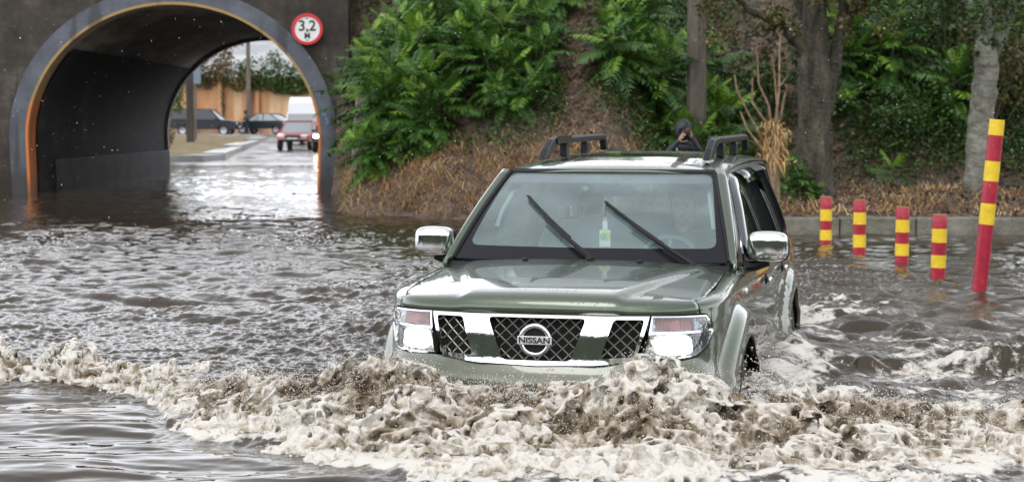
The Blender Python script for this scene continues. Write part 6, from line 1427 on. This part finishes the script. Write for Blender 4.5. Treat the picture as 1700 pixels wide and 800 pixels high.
def splash_block(x0, x1, y0, y1, z0, z1, vox, seed, envf, kk=1.0, white=0.):
    r = np.random.default_rng(seed); sh = (int((x1 - x0) / vox), int((y1 - y0) / vox), int((z1 - z0) / vox))
    x = (x0 + np.arange(sh[0]) * vox)[:, None]; y = (y0 + np.arange(sh[1]) * vox)[None, :]; z = (z0 + np.arange(sh[2]) * vox)[None, None, :].astype(np.float32)
    Eh = envf(x, y).astype(np.float32)[:, :, None]
    n1 = noise3(sh, (.16, .15, .22), vox, r); n2 = noise3(sh, (.07, .065, .085), vox, r); n3 = noise3(sh, (.033, .033, .038), vox, r); n4 = noise3(sh, (.0145, .0145, .017), vox, r)
    amp = np.clip(Eh / .20, .34, 1.15) * kk
    # lobed water: |noise| folds give rounded bulges with sharp valleys, signed parts tear it open; raise with height
    D = Eh + amp * (.045 * n1 + .036 * (1 - np.abs(n2) * 1.6) + .030 * (1 - np.abs(n3) * 1.7) * (1 + .4 * n1) + .030 * n4) - z * 1.0 - .02
    n5 = noise3(sh, (.05, .05, .09), vox, r)
    lace = (.007 - np.abs(n5) * .045) * (z > 0)                            # thin torn sheets
    up = np.clip((Eh * 1.0 + .10 * amp - z) / .06, -1, 1)
    D = np.maximum(D, np.minimum(np.minimum(lace * 1.0 + .004 * n4, (Eh + .055 * n1 * amp + .085 * amp - z)), (Eh - .06) * .5))
    D = np.minimum(D, (Eh + .03) * 3 + .02 * n3)
    for sl in ((0,), (-1,)): D[sl[0], :, :] = -.01; D[:, sl[0], :] = -.01
    D[:, :, -1] = -.01
    V, Q = surface_nets(D); P = V * vox + np.array([x0, y0, z0])
    # foam fraction (a property of the water: aerated white at rims, sheets and in the apron; muddy in the thick lobes)
    i = np.clip(V.astype(int), 0, np.array(sh) - 1); nn = n3[i[:, 0], i[:, 1], i[:, 2]]; n22 = n2[i[:, 0], i[:, 1], i[:, 2]]; n55 = n4[i[:, 0], i[:, 1], i[:, 2]]
    e_ = envf(P[:, 0], P[:, 1]); apron = ss(.16, .05, e_); rim = ss(.25, .9, 1 - np.abs(nn)) * .0
    n11 = n1[i[:, 0], i[:, 1], i[:, 2]]; fm = .52 + white + .34 * apron + .22 * ss(-.01, .05, P[:, 2] - e_) + .20 * (1 - np.abs(nn) * 2) + .14 * (1 - np.abs(n22) * 2) + .13 * n11 + .06 * n55 - .10 + .28 * ss(.02, .09, P[:, 2] - e_)
    return P, Q, np.clip(fm, 0, 1)
PT = []; b = 0; VV = []; QQ = []; FF = []
for args in ((-1.95, 2.75, 7.15, 9.6, -.05, .41, .0060, 11, env, 1.0), (-3.75, -1.80, 9.3, 11.0, -.05, .30, .0105, 12, lambda x, y: env(x, y), 1.35),
             (1.55, 3.9, 10.2, 11.2, -.05, .30, .012, 13, lambda x, y: .10 * np.exp(-((y - 10.7 - .12 * np.sin(x * 3)) / .17) ** 2) * ss(1.6, 2.1, x) * (.7 + 1.2 * np.clip(vn(x * 1.6, y, 4), -.4, .5)) - .03, 1.8, -.32),
             (-1.65, -.62, 9.0, 10.0, -.05, .35, .010, 14, lambda x, y: .13 * np.exp(-((y - 9.45) / .22) ** 2 - ((x + 1.05) / .3) ** 2) + .10 * np.exp(-((y - 9.35) / .2) ** 2 - ((x + 1.4) / .2) ** 2) - .03, 1.2),
             (.95, 1.9, 9.2, 13.2, -.05, .34, .011, 15, lambda x, y: .07 * np.exp(-((x - (1.18 + (y - 9.5) * .22)) / .16) ** 2) * (.35 + .9 * np.exp(-((y - 9.9) / .45) ** 2) + 1.0 * np.exp(-((y - 12.3) / .4) ** 2)) - .03, 1.6, -.32)):
    P, Q, fm = splash_block(*args); VV.append(P); QQ.append(Q + b); FF.append(fm); b += len(P)
m_foam = mat('churned_muddy_water', (.4, .33, .26), .22, 0, .5, ior=1.33)
at_ = N(m_foam, 'ShaderNodeAttribute'); at_.attribute_name = 'foam'; rp = N(m_foam, 'ShaderNodeValToRGB'); e = rp.color_ramp.elements; e.new(.4); e.new(.6)
for k, (p_, c_) in enumerate([(.10, (.17, .13, .085)), (.38, (.33, .265, .185)), (.60, (.54, .475, .385)), (.84, (.78, .74, .68))]): e[k].position = p_; e[k].color = (*c_, 1)
tcf = N(m_foam, 'ShaderNodeTexCoord'); nf_ = N(m_foam, 'ShaderNodeTexNoise'); nf_.inputs['Scale'].default_value = 26; nf_.inputs['Detail'].default_value = 9; nf_.inputs['Roughness'].default_value = .75; nf_.inputs['Distortion'].default_value = 1.5; L(m_foam, tcf.outputs['Object'], nf_.inputs['Vector'])
jf = N(m_foam, 'ShaderNodeMath'); jf.operation = 'MULTIPLY_ADD'; L(m_foam, nf_.outputs['Fac'], jf.inputs[0]); jf.inputs[1].default_value = .9; jf.inputs[2].default_value = -.45
kf = N(m_foam, 'ShaderNodeMath'); kf.operation = 'ADD'; L(m_foam, jf.outputs[0], kf.inputs[0]); L(m_foam, at_.outputs['Fac'], kf.inputs[1]); L(m_foam, kf.outputs[0], rp.inputs[0]); L(m_foam, rp.outputs[0], B(m_foam).inputs['Base Color']); bump(m_foam, 60, .8, .012, 8)
o = m_foam.node_tree.nodes['Material Output']; tr = N(m_foam, 'ShaderNodeBsdfTranslucent'); L(m_foam, rp.outputs[0], tr.inputs[0]); mx = N(m_foam, 'ShaderNodeMixShader'); mx.inputs[0].default_value = .22
L(m_foam, B(m_foam).outputs[0], mx.inputs[1]); L(m_foam, tr.outputs[0], mx.inputs[2]); L(m_foam, mx.outputs[0], o.inputs[0])
SPL = mk('bow_wave_splash', np.vstack(VV), np.vstack(QQ), m_foam, None, True, attr={'foam': np.concatenate(FF)})
tag(SPL, label='frothy brown and white bow wave thrown up in front of the car', cat='splash', kind='stuff')

# droplets flung off the bow wave and the wheels
ico = MB(); g = (1 + 5 ** .5) / 2; IV = np.array([(-1, g, 0), (1, g, 0), (-1, -g, 0), (1, -g, 0), (0, -1, g), (0, 1, g), (0, -1, -g), (0, 1, -g), (g, 0, -1), (g, 0, 1), (-g, 0, -1), (-g, 0, 1)]) / math.hypot(1, g)
IF = np.array([(0, 11, 5), (0, 5, 1), (0, 1, 7), (0, 7, 10), (0, 10, 11), (1, 5, 9), (5, 11, 4), (11, 10, 2), (10, 7, 6), (7, 1, 8), (3, 9, 4), (3, 4, 2), (3, 2, 6), (3, 6, 8), (3, 8, 9), (4, 9, 5), (2, 4, 11), (6, 2, 10), (8, 6, 7), (9, 8, 1)])
def drops(P, rad, stretch=None):
    n = len(P); S = np.stack([rad, rad, rad * (stretch if stretch is not None else 1)], 1); V = (IV[None] * S[:, None, :] + P[:, None, :]).reshape(-1, 3); F = (IF[None] + 12 * np.arange(n)[:, None, None]).reshape(-1, 3); return V, F
r = np.random.default_rng(77); n = 11000; x = r.uniform(-1.7, 2.6, n); cy = crest(x) + r.normal(-.12, .22, n); h = np.maximum(env(x, cy), .02)
z = h + np.abs(r.normal(0, .055, n)) + .01; cl_ = vn(x * 5, cy * 5, 9) > -.12; P = np.stack([x, cy, z], 1)[cl_]; rad = (.0014 + .0034 * r.random(len(P)) ** 3)
P2 = []; 
for (wx, wy, k) in ((1.15, 9.75, 900), (1.60, 12.2, 600), (1.35, 10.6, 500)):
    P2.append(np.stack([wx + r.normal(0, .13, k), wy + r.normal(0, .35, k), np.abs(r.normal(.06, .12, k))], 1))
P2 = np.vstack(P2); P = np.vstack([P, P2]); rad = np.r_[rad, .003 + .005 * r.random(len(P2)) ** 2]
MP = VV[0]; wgt = np.clip(env(MP[:, 0], MP[:, 1]) * 5, .12, 1) * (vn(MP[:, 0] * 7, MP[:, 1] * 7, 3) > -.2); kk_ = r.choice(len(MP), 46000, p=wgt / wgt.sum())
PS = MP[kk_] + np.stack([r.normal(0, .012, len(kk_)), r.normal(-.008, .014, len(kk_)), r.exponential(.016, len(kk_)) + .002], 1)
OV = np.array([(1, 0, 0), (-1, 0, 0), (0, 1, 0), (0, -1, 0), (0, 0, 1), (0, 0, -1)], float); OF = np.array([(0, 2, 4), (2, 1, 4), (1, 3, 4), (3, 0, 4), (2, 0, 5), (1, 2, 5), (3, 1, 5), (0, 3, 5)])
rs_ = .0010 + .0022 * r.random(len(PS)) ** 2; VS = (OV[None] * rs_[:, None, None] + PS[:, None, :]).reshape(-1, 3); FS = (OF[None] + 6 * np.arange(len(PS))[:, None, None]).reshape(-1, 3)
m_spray = mat('fine_spray', (.74, .71, .65), .25, 0, .5, ior=1.33)
tag(mk('fine_spray', VS, FS, m_spray, None, True), label='fine white spray hugging the crest of the bow wave', cat='spray', kind='stuff')
V, F = drops(P, rad); m_drop = mat('water_drop', (.62, .58, .52), .08, 0, .6, ior=1.33)
tag(mk('flying_droplets', V, F, m_drop, None, True), label='drops of muddy water flying above the bow wave and wheels', cat='droplets', kind='stuff')
# falling rain between the camera and the tunnel
n = 3000; y = r.uniform(11, 50, n); x = r.uniform(-1, 1, n) * (y * .30); z = r.uniform(.05, 5.5, n); k = ~((y > 26) & (z < bank_z(x, y) + .05)); a_, b_ = incar(x, y); k &= ~((a_ > -.2) & (a_ < 5) & (np.abs(b_) < 1.1) & (z < 1.5)); k &= ~((np.abs(y - 44.8) < 7.4)); P = np.stack([x, y, z], 1)[k]
V, F = drops(P, (.0015 + .0024 * r.random(len(P)) ** 2), 2.0); m_rain = mat('rain_drop', (.75, .77, .8), .1, 0, .5, ior=1.33); m_rain.node_tree.nodes['Principled BSDF'].inputs['Transmission Weight'].default_value = .3
tag(mk('falling_rain', V, F, m_rain, None, True), label='raindrops falling in front of the dark tunnel', cat='rain', kind='stuff')
